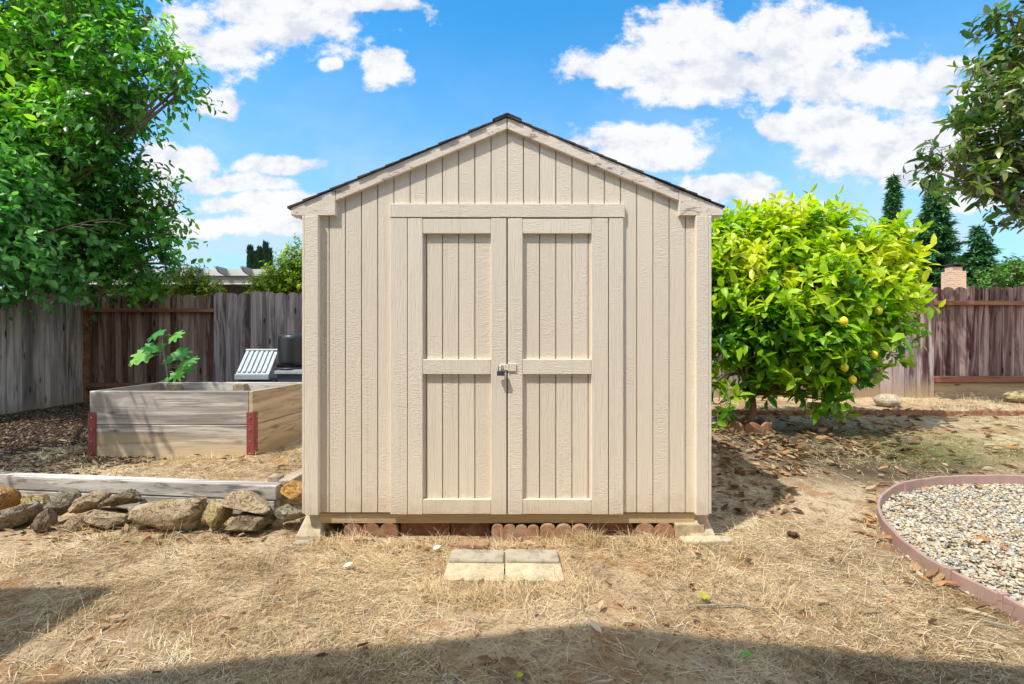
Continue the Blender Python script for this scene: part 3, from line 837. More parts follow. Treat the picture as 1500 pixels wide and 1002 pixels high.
def rock(px0, px1, py0, py1, Y, mat, label, seed, tilt=0.0, depth=None, rough=.12, name='rock', group=RG, round_=False):
    w = (px1-px0)/F*Y; hh = (py1-py0)/F*Y
    c = at(.5*(px0+px1), .5*(py0+py1), Y)
    ca, sa = abs(math.cos(tilt)), abs(math.sin(tilt))
    if tilt:
        det = ca*ca-sa*sa
        wl = max((w*ca-hh*sa)/det, .05); hl = max((hh*ca-w*sa)/det, .62*hh)
    else: wl, hl = w, hh
    V, FC = rock_mesh(wl, depth or min(w, hh*1.6)*.9, hl, seed, rough, tilt=tilt, round_=round_)
    base = c - np.array([0, 0, hh/2])
    V = np.array(V) + c
    o = place(name, V, FC, mat, None, base, smooth=True)
    if not round_:
        try: o.data.set_sharp_from_angle(angle=math.radians(28))
        except Exception: pass
    return tag(o, label, 'rock', group)
rock(-8, 66, 728, 778, 3.16, M['rock_green'], 'grey green slab of rock leaning at the far left of the rock edge', 1, .45, .22)
rock(-22, 19, 713, 752, 3.28, M['rock_orange'], 'orange rock cut by the left edge of the photo', 2, 0, .2)
rock(36, 74, 722, 742, 3.32, M['rock_yellow'], 'small pale yellow rock lying against the grey timber', 3, 0, .12)
rock(66, 119, 711, 760, 3.22, M['rock_green'], 'pointed grey green rock standing on edge, second from the left', 4, .5, .18)
rock(105, 163, 713, 755, 3.21, M['rock_tan'], 'smooth tan rock leaning against the dark brown rock', 5, .4, .2)
rock(148, 215, 711, 750, 3.2, M['rock_brown'], 'dark brown pitted rock above the flat tan rock', 6, .25, .22, .17)
rock(46, 78, 745, 784, 3.06, M['rock_brown'], 'small mossy brown rock low between the leaning green rocks', 7, 0, .12, .18)
rock(130, 187, 748, 775, 3.1, M['rock_tan'], 'flat low tan rock under the dark brown rock', 8, 0, .2)
rock(101, 136, 750, 775, 3.1, M['rock_tan'], 'small sand coloured rock left of the flat low rock', 9, 0, .14)
rock(183, 306, 725, 778, 3.1, M['rock_tan'], 'largest tan boulder in the middle of the rock edge', 10, .08, .24)
rock(292, 336, 730, 774, 3.07, M['rock_yellow'], 'yellow pitted upright rock right of the largest boulder', 11, 0, .17, .17)
rock(331, 402, 719, 755, 3.1, M['rock_tan'], 'pale tan rock with a crack lying on top of another rock', 12, -.08, .2, .08)
rock(336, 400, 748, 780, 3.07, M['rock_brown'], 'brown squared rock carrying the pale cracked rock', 13, 0, .2)
rock(407, 452, 704, 737, 3.16, M['rock_orange'], 'orange ochre rock on top beside the left shed corner', 14, .1, .2)
rock(397, 455, 734, 768, 3.1, M['rock_green'], 'greenish flat rock below the orange rock beside the shed', 15, .18, .22)
rock(1282, 1317, 576.5, 596, 6.95, M['rock_pale'], 'pale rounded boulder in front of the right fence', 16, 0, .3, .06, 'boulder', None, True)
rock(1471, 1520, 572, 590, 7.25, M['rock_yellow'], 'tan boulder lying against the fence at the right edge', 17, 0, .3, .07, 'boulder', None, True)
rock(1186, 1204, 588, 604, 6.75, M['rock_brown'], 'small brown stone under the lowest lemon branches', 18, 0, .18, .1, 'stone', None)
rock(406, 415, 876, 888, 2.24, M['rock_green'], 'small blue grey pebble lying on the straw left of the pavers', 19, 0, .03, .08, 'pebble', None, True)

# ------------------------------------------------------------------ gravel edging and pebbles
b = MB()
n = len(epath)
tanv = np.gradient(epath, axis=0); tanv /= np.linalg.norm(tanv, axis=1)[:, None]
nrm = np.stack([tanv[:, 1], -tanv[:, 0]], 1)      # points into the bed
Vv = []
for i in range(n):
    p = epath[i]; q = p + nrm[i]*.019
    zg = float(gz(p[0], p[1]))
    zt = zg + EH
    Vv += [(p[0], p[1], zg-.05), (p[0], p[1], zt-.004), (p[0]+nrm[i][0]*.004, p[1]+nrm[i][1]*.004, zt), (q[0]-nrm[i][0]*.004, q[1]-nrm[i][1]*.004, zt), (q[0], q[1], zt-.004), (q[0], q[1], zg-.05)]
FC = []
for i in range(n-1):
    for k in range(5): FC.append((i*6+k, i*6+k+1, (i+1)*6+k+1, (i+1)*6+k))
edge = thing('garden_edging', 'dusty pink curved edging board around the gravel bed', 'edging', (epath[n//2][0], epath[n//2][1], 0))
b.add(Vv, [f[::-1] for f in FC]); mbo(b, 'edging_board', M['pink_edge'], edge)
def stake(px, py):
    p = G(px, py, EH*.9)[:2]
    i = int(np.argmin(np.linalg.norm(epath-p, axis=1))); p = epath[i]; t_ = tanv[i]; nn = nrm[i]
    zg = float(gz(p[0], p[1])); b = MB()
    b.obox((p[0]+nn[0]*.012, p[1]+nn[1]*.012, zg+.02), np.append(t_*.011, 0), np.append(nn*.020, 0), (0, 0, .067)); mbo(b, 'joint_clip', M['pink_edge'], edge, bevel=.003)
for px, py in ((1397, 838), (1318, 706), (1470, 873)): stake(px, py)

def ico():
    bm = bmesh.new(); bmesh.ops.create_icosphere(bm, subdivisions=1, radius=1.0)
    V = np.array([v.co[:] for v in bm.verts]); FC = np.array([[v.index for v in f.verts] for f in bm.faces]); bm.free()
    return V, FC
IV, IF = ico()
def pebbles(pos, rad, rng, tint):
    n = len(pos)
    sc = rad[:, None]*np.stack([rng.uniform(.8, 1.35, n), rng.uniform(.6, 1.0, n), rng.uniform(.38, .7, n)], 1)
    ang = rng.uniform(0, 2*np.pi, n); c, s_ = np.cos(ang), np.sin(ang)
    P = IV[None]*sc[:, None, :]
    P = P*(1+rng.uniform(-.12, .12, (n, len(IV)))[..., None])
    tl = rng.uniform(-.5, .5, n)[:, None]
    z = P[..., 2] + P[..., 0]*tl
    x = P[..., 0]*c[:, None]-P[..., 1]*s_[:, None]; y = P[..., 0]*s_[:, None]+P[..., 1]*c[:, None]
    Vv = np.stack([x, y, z], -1)+pos[:, None, :]
    FC = IF[None]+(np.arange(n)*len(IV))[:, None, None]
    return Vv.reshape(-1, 3), FC.reshape(-1, 3), np.repeat(tint, len(IV))
rng = np.random.default_rng(5)
N = 120000
px_ = rng.uniform(2.0, 5.6, N); py_ = rng.uniform(1.7, 5.2, N)
k = in_gravel(px_, py_) & ((px_/py_ < 1.14) | (rng.random(N) < .4))
px_, py_ = px_[k], py_[k]
layer = rng.random(len(px_))
rad = rng.gamma(4, .0016, len(px_))+.0032
rad = rad*np.where(px_/py_ < 1.14, 1, 1.45)
pos = np.stack([px_, py_, gz(px_, py_)-.022+layer*.030+rad*.2], 1)
V, FC, T = pebbles(pos, rad, rng, rng.random(len(px_)))
tag(place('gravel', V, FC, M['pebble'], tint=T, smooth=True), 'pale multicoloured river pebbles filling the edged bed at right', 'gravel', kind='stuff')

# ------------------------------------------------------------------ straw, litter, grass
def ribbons(base, az, el, L, W, bend, lat, tint, zfun=gz):
    n = len(base); ts = np.array([0, .35, .7, 1.0])
    dx, dy = np.cos(az), np.sin(az)
    Vv = np.zeros((n, 4, 2, 3))
    for i, t in enumerate(ts):
        f = L*t*np.cos(el); g_ = lat*L*t*t
        x = base[:, 0]+dx*f-dy*g_; y = base[:, 1]+dy*f+dx*g_
        z = base[:, 2]+L*(np.sin(el)*t-bend*t*t)
        z = np.maximum(z, zfun(x, y)+.002+.004*t)
        w = W*(1-.75*t)
        Vv[:, i, 0] = np.stack([x-dy*w, y+dx*w, z], 1); Vv[:, i, 1] = np.stack([x+dy*w, y-dx*w, z+w*.6], 1)
    Vv = Vv.reshape(n, 8, 3)
    q = np.array([[0,1,3,2],[2,3,5,4],[4,5,7,6]])
    FC = q[None]+(np.arange(n)*8)[:, None, None]
    return Vv.reshape(-1, 3), FC.reshape(-1, 4), np.repeat(tint, 8)

def blocked(x, y):
    shed_ = (x > XL-.0) & (x < XR+.0) & (y > YF+.01)
    pav = (x > -.36) & (x < .27) & (y > 2.38) & (y < 2.75)
    bedm = (x > BX0-.12) & (x < BX1+.1) & (y > BY0-.01) & (y < BY1+.02)
    tim = (np.abs(y-timber_y(x)-.045) < .055) & (x < -1.57)
    return shed_ | pav | bedm | tim | in_gravel(x, y)

def scatter(n, x0, x1, y0, y1, rng, fov=1.75):
    x = rng.uniform(x0, x1, n); y = rng.uniform(y0, y1, n)
    k = (np.abs(x)/y < fov) & ~blocked(x, y)
    return x[k], y[k]
rng = np.random.default_rng(8)
parts_ = []
def straw(n, x0, x1, y0, y1, dens=.5, lmin=.05, lmax=.17, wmin=.0009, wmax=.0021, up=.5):
    x, y = scatter(n, x0, x1, y0, y1, rng)
    den = fbm(x*1.7, y*1.7, 31)+.55*(fbm(x*6, y*6, 9)-.45)-.16*sstep(1.0, 1.9, x)*sstep(2.3, 2.9, y)-.10*sstep(2.65, 2.95, y)*(np.abs(x) < 1.4)
    k = rng.random(len(x)) < np.clip((den-.47+dens)*2.0, .05, 1)
    x, y, den = x[k], y[k], den[k]
    n = len(x)
    swirl = 2*np.pi*fbm(x*1.1+4, y*1.1, 77)*2
    az = swirl+rng.normal(0, 1.25, n)
    el = np.abs(rng.normal(0, .38, n))*up+.03
    tall = rng.random(n) < .035
    el = np.where(tall, rng.uniform(.5, 1.15, n), el)
    L = rng.uniform(lmin, lmax, n)
    z = gz(x, y)+rng.uniform(0, .012, n)
    t = np.clip(.52+rng.normal(0, .27, n)+(fbm(x*2.3, y*2.3, 19)-.47)*.9, 0, 1)
    parts_.append(ribbons(np.stack([x, y, z], 1), az, el, L, rng.uniform(wmin, wmax, n), rng.uniform(.0, .5, n), rng.normal(0, .28, n), t))
straw(215000, -3.8, 3.8, 1.45, 3.25, .15, .03, .10, wmin=.0007, wmax=.0017)
straw(6000, -2.9, 3.2, 1.45, 3.25, .5, .08, .2, .0008, .0016, 1.3)
straw(18000, -4.4, -1.4, 3.3, 4.6, .30, .04, .13)
straw(26000, 1.2, 5.5, 2.9, 5.0, .28, .04, .13)
straw(12000, 1.3, 8.0, 5.0, 7.6, .25, .06, .16, .0014, .003)
# tufts standing round the pavers and the shed base
def tuft(cx, cy, r, n, lo, hi, t0=.6):
    a_ = rng.uniform(0, 2*np.pi, n); rr = r*np.sqrt(rng.random(n))
    x = cx+rr*np.cos(a_); y = cy+rr*np.sin(a_)
    parts_.append(ribbons(np.stack([x, y, gz(x, y)], 1), rng.uniform(0, 2*np.pi, n), rng.uniform(.35, 1.3, n), rng.uniform(lo, hi, n), rng.uniform(.0008, .0018, n), rng.uniform(.1, .75, n), rng.normal(0, .35, n), np.clip(rng.normal(t0, .18, n), 0, 1)))
for _ in range(46):
    tuft(rng.uniform(-.45, .40), rng.uniform(2.22, 2.38), .07, 38, .05, .15)
for _ in range(60):
    tuft(rng.uniform(-1.2, 1.25), rng.uniform(2.80, 2.90), .06, 26, .04, .13)
tuft(.47, 2.88, .07, 420, .06, .17, .45); tuft(.40, 2.9, .05, 160, .08, .2, .5)
tuft(-.95, 2.9, .06, 120, .1, .22, .7); tuft(.78, 2.9, .12, 200, .06, .2, .65); tuft(-1.12, 2.86, .1, 200, .05, .14, .6)
for px, py in ((1400, 600), (1440, 590), (1480, 600), (1350, 590)):
    p = G(px, py); tuft(p[0], p[1], .25, 160, .1, .25, .8)
off = 0; VV = []; FF = []; TT = []
for v_, f_, t_ in parts_:
    VV.append(v_); FF.append(f_+off); TT.append(t_); off += len(v_)
tag(place('dry_grass', np.vstack(VV), np.vstack(FF), M['straw'], tint=np.concatenate(TT)), 'dry straw coloured grass lying matted over the yard', 'dry grass', kind='stuff')

# green grass
parts_ = []
for px, py, r, n in ((1420,672,.55,700),(1370,655,.5,500),(1300,640,.4,400),(1480,660,.6,600),(1340,672,.35,300),(1250,636,.35,260),(1430,612,.4,200),(1395,596,.2,240),(1330,610,.3,160),(1468,690,.4,300)):
    p = G(px, py); a_ = rng.uniform(0, 2*np.pi, n); rr = r*np.sqrt(rng.random(n)); x = p[0]+1.6*rr*np.cos(a_); y = p[1]+rr*np.sin(a_)*.7
    k = ~blocked(x, y); x, y = x[k], y[k]; n = len(x)
    parts_.append(ribbons(np.stack([x, y, gz(x, y)], 1), rng.uniform(0, 6.3, n), rng.uniform(.3, 1.2, n), rng.uniform(.025, .09, n), rng.uniform(.001, .0028, n), rng.uniform(.1, .6, n), rng.normal(0, .3, n), rng.random(n)))
off = 0; VV = []; FF = []; TT = []
for v_, f_, t_ in parts_:
    VV.append(v_); FF.append(f_+off); TT.append(t_); off += len(v_)
tag(place('green_grass', np.vstack(VV), np.vstack(FF), M['grass'], tint=np.concatenate(TT)), 'thin green grass growing in patches behind the gravel bed', 'grass', kind='stuff')

# leaves ------------------------------------------------------------
def nrmz(a_): return a_/(np.linalg.norm(a_, axis=1, keepdims=True)+1e-9)
def leaves(P, D, Nn, L, W, curl, fold, tint):
    """eight-vertex folded, curling leaf blades"""
    n = len(P); D = nrmz(D); Sd = nrmz(np.cross(D, Nn)); Nn = np.cross(Sd, D)
    L = L[:, None]; W = W[:, None]; curl = curl[:, None]; fold = fold[:, None]
    sp = lambda t: P+D*L*t-Nn*(curl*L*t*t)
    a0 = sp(0); a1 = sp(.3); a2 = sp(.68); a3 = sp(1.0)
    l1 = a1+Sd*W*.46+Nn*W*fold; r1 = a1-Sd*W*.46+Nn*W*fold
    l2 = a2+Sd*W*.38+Nn*W*fold*.8; r2 = a2-Sd*W*.38+Nn*W*fold*.8
    V = np.stack([a0, a1, a2, a3, l1, r1, l2, r2], 1).reshape(-1, 3)
    q = np.array([[0,1,4],[0,5,1],[1,2,6],[1,6,4],[1,5,7],[1,7,2],[2,3,6],[2,7,3]])
    FC = (q[None]+(np.arange(n)*8)[:, None, None]).reshape(-1, 3)
    return V, FC, np.repeat(tint, 8)

def ground_leaves(x, y, rng, lo, hi, tint, wr=(.3, .55), lift=.012):
    n = len(x); az = rng.uniform(0, 2*np.pi, n)
    D = np.stack([np.cos(az), np.sin(az), rng.uniform(-.12, .3, n)], 1)
    N_ = np.stack([rng.normal(0, .35, n), rng.normal(0, .35, n), np.ones(n)], 1)
    L = rng.uniform(lo, hi, n)
    P = np.stack([x, y, gz(x, y)+lift+rng.uniform(0, .012, n)], 1)
    return leaves(P, D, N_, L, L*rng.uniform(*wr, n), rng.uniform(-.35, .35, n), rng.uniform(.0, .4, n), tint)
rng = np.random.default_rng(15)
lit = []
def litter(n, px0, px1, py0, py1, lo, hi, t0=.5, ts=.25):
    pts = np.array([G(rng.uniform(px0, px1), rng.uniform(py0, py1)) for _ in range(n)])
    k = ~blocked(pts[:, 0], pts[:, 1]); pts = pts[k]
    lit.append(ground_leaves(pts[:, 0], pts[:, 1], rng, lo, hi, np.clip(rng.normal(t0, ts, len(pts)), 0, 1)))
litter(420, 1040, 1340, 600, 675, .05, .15, .22)  # dark litter under the lemon tree, tinted down to deepen the shade there
litter(150, 1045, 1180, 640, 700, .05, .13, .62)
litter(90, 1045, 1160, 690, 760, .04, .11, .45)
litter(110, 1180, 1500, 596, 640, .05, .14, .6)
litter(60, 1180, 1500, 640, 700, .05, .13, .6)
litter(55, 1262, 1330, 710, 800, .05, .11, .75)
litter(40, 1330, 1420, 800, 860, .04, .1, .7)
litter(200, 0, 440, 612, 690, .03, .09, .5)
litter(150, 0, 430, 760, 800, .03, .08, .55)
litter(150, 0, 1500, 790, 1000, .02, .065, .55)
litter(60, 440, 1060, 795, 815, .02, .06, .5)
# on the gravel
xy = np.array([[rng.uniform(2.4, 4.4), rng.uniform(2.6, 4.4)] for _ in range(60)]); k = in_gravel(xy[:, 0], xy[:, 1]); xy = xy[k]
lit.append(ground_leaves(xy[:, 0], xy[:, 1], rng, .03, .09, np.clip(rng.normal(.75, .2, len(xy)), 0, 1), lift=.02))
off = 0; VV = []; FF = []; TT = []
for v_, f_, t_ in lit:
    VV.append(v_); FF.append(f_+off); TT.append(t_); off += len(v_)
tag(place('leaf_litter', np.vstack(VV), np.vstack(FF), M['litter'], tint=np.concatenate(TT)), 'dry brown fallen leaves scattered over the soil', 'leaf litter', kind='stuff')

# bark mulch chips at left
rng = np.random.default_rng(25)
n = 42000
x = rng.uniform(-6.85, -2.7, n); y = rng.uniform(3.6, 7.6, n)
k = (np.abs(x)/y < 1.8) & ~blocked(x, y) & (rng.random(n) < sstep(-2.9, -3.7, x+.5*(fbm(x*3, y*3, 2)-.5)*2)+sstep(5.1, 5.3, y))
x, y = x[k], y[k]; n = len(x)
Lm = rng.uniform(.012, .045, n)
V, FC, T = pebbles(np.stack([x, y, gz(x, y)+rng.uniform(0, .012, n)], 1), Lm*.42, rng, np.clip(rng.normal(.5, .28, n), 0, 1))
tag(place('bark_mulch', V, FC, M['mulch'], tint=T), 'dark bark mulch between the raised bed and the left fences', 'mulch', kind='stuff')

# single leaves and scraps one can point at
def one_leaf(px, py, length, ratio, az, mat, tint, label, name='fallen_leaf', curl=.2, lift=.025, cat='leaf'):
    p = G(px, py); d = np.array([[math.cos(az), math.sin(az), .08]])
    V, FC, T = leaves(p[None]+np.array([[-.5*length*math.cos(az), -.5*length*math.sin(az), lift]]), d, np.array([[.15, -.35, 1.]]), np.array([length]), np.array([length*ratio]), np.array([curl]), np.array([.22]), np.array([tint]))
    o = place(name, V, FC, mat, None, p, tint=T); return tag(o, label, cat)
one_leaf(1030, 884, .085, .55, 1.3, M['yellow_shrub'], 1.0, 'bright yellow fallen leaf on the straw right of the pavers', lift=.04)
one_leaf(1093, 968, .05, .55, 2.4, M['fig'], .6, 'bright green fallen leaf in the foreground shadow')
one_leaf(1310, 795, .12, .3, -.35, M['litter'], .98, 'long orange fallen leaf against the pink edging')
one_leaf(1432, 905, .16, .14, -.45, M['litter'], .85, 'narrow straw coloured leaf lying near the gravel edging')
one_leaf(872, 930, .075, .4, 2.2, M['straw'], .98, 'pale grey dry leaf at the edge of the foreground shadow', curl=-.3)
one_leaf(906, 888, .05, .4, 2.1, M['litter'], .97, 'small orange brown leaf between the pavers and the yellow leaf', curl=.35)
one_leaf(1205, 888, .075, .32, .1, M['litter'], .75, 'tan fallen leaf on the straw left of the gravel bed')
one_leaf(1022, 833, .055, .5, 2.3, M['litter'], .9, 'curled tan leaf before the right shed corner', curl=.35)
one_leaf(1236, 986, .055, .4, 2.2, M['litter'], .1, 'dark red brown leaf in the shadow at the bottom right')
one_leaf(1083, 727, .07, .6, .4, M['litter'], .95, 'orange leaf in the shadow right of the shed', curl=.3)
one_leaf(762, 999, .03, .7, .5, M['yellow_shrub'], .95, 'tiny yellow leaf at the bottom edge of the photo')
for px, py, lab in ((510, 836, 'small white paper scrap on the straw left of the pavers'), (640, 810, 'white paper scrap beside the left edge of the pavers')):
    one_leaf(px, py, .05, .6, .3, M['white_paint'], .5, lab, 'paper_scrap', -.3, cat='paper')
# pine cone
p = G(1162, 789); cone = MB()
rr = random.Random(3)
cone.lathe((p[0], p[1], p[2]), [(.008, 0), (.022, .006), (.026, .016), (.02, .03), (.006, .04)], 10)
for k in range(46):
    z = rr.uniform(.002, .036); a_ = k*2.4; r = .026*math.sqrt(max(0, 1-((z-.016)/.026)**2))+.004
    c = np.array([p[0]+r*math.cos(a_), p[1]+r*math.sin(a_), p[2]+z]); o_ = np.array([math.cos(a_), math.sin(a_), .5])
    cone.obox(c, o_*.006, np.array([-math.sin(a_), math.cos(a_), 0])*.006, np.array([0, 0, .0016]))
tag(mbo(cone, 'pine_cone', M['mulch'], None, p), 'dark brown pine cone lying on the soil right of the shed', 'pine cone')
# twigs
def twig(pts, r, label):
    P_ = [G(*q)+np.array([0, 0, r+.012]) for q in pts]
    b = MB(); b.tube(P_, [r*(1-.5*i/(len(P_)-1)) for i in range(len(P_))], 6)
    tag(mbo(b, 'twig', M['stem'], None, P_[0]), label, 'twig')
twig([(1020, 893), (1050, 892), (1085, 891), (1108, 897)], .006, 'thin dry twig below the bright yellow leaf')
twig([(300, 775), (270, 782), (248, 794)], .012, 'pale wood splinter leaning at the foot of the rock edge')
twig([(1440, 915), (1470, 922), (1490, 927)], .006, 'bent dry twig beside the gravel edging')

# ------------------------------------------------------------------ trees
def branchy(root, blobs, ntw, rng, tw_len, nleaf, L, W, tintf, leafmat, woodmat, trunk_base, trunk_r, droop=.15, up=.3, curl=.2, fold=.15, fork=None, outer=.45, limb_r=.03, trunk_name='trunk', crown_name='crown', alt=1.0, spread=.8, jit=.5, ldroop=.18):
    """trunk, limbs to every foliage mass, twigs, and leaves set along the twigs"""
    wood = MB()
    tb = np.array(trunk_base, float); fk = np.array(fork, float)
    mid = .5*(tb+fk)+np.array([rng.normal(0, .04), rng.normal(0, .04), 0])
    wood.tube([tb, mid, fk], [trunk_r, trunk_r*.8, trunk_r*.65], 9, .5)
    cs = np.array([b_[:3] for b_ in blobs]); rs = np.array([b_[3] if np.ndim(b_[3]) == 0 else np.mean(b_[3]) for b_ in blobs], float)
    sc = np.array([np.ones(3)*b_[3] if np.ndim(b_[3]) == 0 else b_[3] for b_ in blobs], float)
    for c, r in zip(cs, rs):
        m1 = fk+(c-fk)*.5+np.array([rng.normal(0, .08), rng.normal(0, .08), rng.normal(.05, .08)])*r
        wood.tube([fk-(fk-tb)*.08, m1, c], [min(trunk_r*.5, .05), max(limb_r*.8, .01), limb_r*.45], 6, .5)
    w = np.prod(sc, 1)**(2/3); w = w/w.sum()
    bi = rng.choice(len(blobs), ntw, p=w)
    dirs = nrmz(rng.normal(0, 1, (ntw, 3)))
    rad = rng.random(ntw)**outer
    base = cs[bi]+dirs*sc[bi]*rad[:, None]*.86
    outw = nrmz(dirs/sc[bi])
    td = nrmz(outw*.75+np.array([0, 0, up])+rng.normal(0, jit*.6, (ntw, 3)))
    tl = rng.uniform(*tw_len, ntw)
    # twig stems
    tw = MB()
    step = max(1, ntw//900)
    for i in range(0, ntw, step):
        p0 = base[i]; p1 = base[i]+td[i]*tl[i]*.55; p2 = base[i]+td[i]*tl[i]-np.array([0, 0, droop*tl[i]])
        inn = cs[bi[i]]+(p0-cs[bi[i]])*.45
        tw.tube([inn, p0, p1, p2], [.010*limb_r/.03, .006*limb_r/.03, .004, .0015], 4, rng.random(), cap=False)
    n = ntw*nleaf
    ti = np.repeat(np.arange(ntw), nleaf)
    tt = np.tile(np.linspace(.12, 1.0, nleaf), ntw)+rng.uniform(-.05, .05, n)
    P = base[ti]+td[ti]*(tl[ti]*tt)[:, None]; P[:, 2] -= droop*tl[ti]*tt*tt
    ref = np.where(np.abs(td[ti][:, 2:3]) < .85, np.array([[0, 0, 1.]]), np.array([[1., 0, 0]]))
    u = nrmz(np.cross(td[ti], ref)); v = np.cross(td[ti], u)
    ang = np.tile(np.arange(nleaf), ntw)*2.39996*alt+rng.uniform(0, 6.28, ntw)[ti]+rng.normal(0, .3, n)
    radv = u*np.cos(ang)[:, None]+v*np.sin(ang)[:, None]
    D = nrmz(td[ti]*.55+radv*spread+rng.normal(0, .2, (n, 3))+np.array([0, 0, -ldroop*(1+droop)]))
    Nn = nrmz(np.array([[0, 0, 1.]])+outw[ti]*.55+rng.normal(0, .42, (n, 3)))
    LL = L*rng.uniform(.45, 1.2, n)
    V, FC, T = leaves(P, D, Nn, LL, LL*W*rng.uniform(.85, 1.15, n), curl+rng.normal(0, .15, n), fold+rng.uniform(-.1, .15, n), np.clip(tintf(P, tt, rad[ti], rng, ti), 0, 1))
    mbo(wood, trunk_name, woodmat, root, smooth=True)
    mbo(tw, 'branches', woodmat, root, smooth=True)
    place(crown_name, V, FC, leafmat, root, tint=T)

def pb(px, py, Y, R, sy=1.0):
    """a foliage mass seen at a pixel, radius in photo pixels"""
    p = at(px, py, Y); r = R/F*Y
    return (p[0], p[1], p[2], np.array([r, r*sy, r]))

# the big tree over the left fence
rng = np.random.default_rng(101)
bl = [pb(-40, 30, 6.9, 130), pb(70, 20, 6.9, 105), pb(150, 50, 6.6, 78), pb(215, 95, 6.5, 52), pb(262, 125, 6.5, 36), pb(288, 132, 6.5, 17), pb(170, 130, 6.7, 55), pb(90, 140, 6.9, 85),
      pb(10, 160, 6.9, 110), pb(95, 235, 7.1, 70), pb(160, 235, 7.2, 40), pb(165, 285, 7.3, 52), pb(215, 290, 7.3, 42), pb(245, 305, 7.3, 26), pb(190, 345, 7.3, 55), pb(235, 355, 7.3, 30), pb(150, 385, 7.4, 50), pb(215, 392, 7.4, 34),
      pb(20, 260, 7.1, 95), pb(90, 310, 7.2, 75), pb(215, 10, 6.7, 28), pb(185, -30, 6.6, 60), pb(60, 205, 6.9, 70), pb(125, 185, 6.9, 55), pb(140, 215, 7.0, 40), pb(230, 60, 6.5, 40), pb(120, 100, 6.7, 70)]
bl = [(b_[0]-.42*(1 if b_[0] > -6.6 else .3), b_[1], b_[2]+(.28 if b_[2] < 2.9 else 0), b_[3]*.95) for b_ in bl]
bl += [pb(105, 200, 6.6, 62), pb(150, 240, 6.7, 46), pb(165, 185, 6.5, 36), pb(215, 300, 7.2, 34), pb(228, 345, 7.2, 30), pb(205, 385, 7.3, 34), pb(190, 255, 6.9, 26), pb(262, 128, 6.5, 20), pb(150, 150, 6.5, 45), pb(160, 410, 7.4, 30)]
bl += [(-5.35, 3.15, 3.3, np.array([.7, .8, .45])), (-5.0, 3.75, 3.6, np.array([.5, .5, .35]))]
bt = thing('broadleaf_tree', 'tall dark green broadleaf tree spreading over the left fence corner', 'tree', (-8.0, 7.2, .2))
def tf(P, tt, rad, rng, ti):
    g_ = fbm(P[:, 0]*1.1, P[:, 2]*1.1, 41)
    return .52+(g_-.47)*1.8+rng.normal(0, .2, len(P))+.25*(rng.random(ti.max()+1)[ti]-.5)+.12*(tt-.5)
bl += [pb(276, 126, 6.5, 12), pb(262, 100, 6.5, 18), pb(240, 75, 6.5, 16), pb(255, 300, 7.2, 14), pb(252, 342, 7.2, 13), pb(246, 386, 7.3, 13), pb(225, 412, 7.3, 13), pb(258, 318, 7.2, 9), pb(222, 22, 6.6, 14)]
branchy(bt, bl, 3900, rng, (.2, .55), 9, .12, .52, tf, M['big_tree'], M['bark'], (-8.0, 7.2, .2), .17, .12, .25, .25, .12, fork=(-7.9, 7.1, 2.4), limb_r=.035)

# lower rounded-leaf shrub hanging over the side fence
rng = np.random.default_rng(102)
bl = [(q[0]-.1, q[1], q[2]+.16, q[3]*.92) for q in [pb(-30, 300, 5.9, 80), pb(30, 340, 6.2, 70), pb(-20, 390, 5.8, 70), pb(60, 395, 6.4, 55), pb(115, 370, 6.8, 48), pb(120, 412, 7.0, 36), pb(160, 405, 7.2, 30), pb(10, 415, 6.1, 42), pb(75, 330, 6.6, 50), pb(20, 270, 6.2, 50), pb(150, 360, 7.1, 30)]]
lv = thing('hazel_bush', 'pale green bush with rounded leaves hanging over the grey side fence', 'bush', (-7.6, 6.3, .2))
def tf2(P, tt, rad, rng, ti):
    g_ = fbm(P[:, 0]*1.7+3, P[:, 2]*1.7, 51)
    return .5+(g_-.47)*1.0+rng.normal(0, .14, len(P))+.18*(tt-.5)
branchy(lv, bl, 900, rng, (.25, .5), 9, .115, .66, tf2, M['vine'], M['bark_grey'], (-7.6, 6.3, .2), .06, .12, .2, .2, .08, fork=(-7.5, 6.3, 1.4), limb_r=.02)

# bare grey branch showing in the tree
bare = MB()
for (a_, c_) in (((95, 333), (175, 320)), ((120, 329), (160, 338)), ((140, 326), (185, 330)), ((105, 331), (150, 345))):
    p0, p1 = at(a_[0], a_[1], 6.05), at(c_[0], c_[1], 6.1)
    m_ = .5*(p0+p1)+np.array([0, 0, .03]); bare.tube([p0, m_, p1], [.007, .005, .002], 5)
p0 = at(95, 333, 6.05); bare.tube([(-7.5, 6.3, 1.9), .5*(np.array([-7.5, 6.3, 1.9])+p0)+np.array([0, 0, .15]), p0], [.015, .011, .007], 6)
mbo(bare, 'bare_branch', M['bark'], lv, smooth=True)

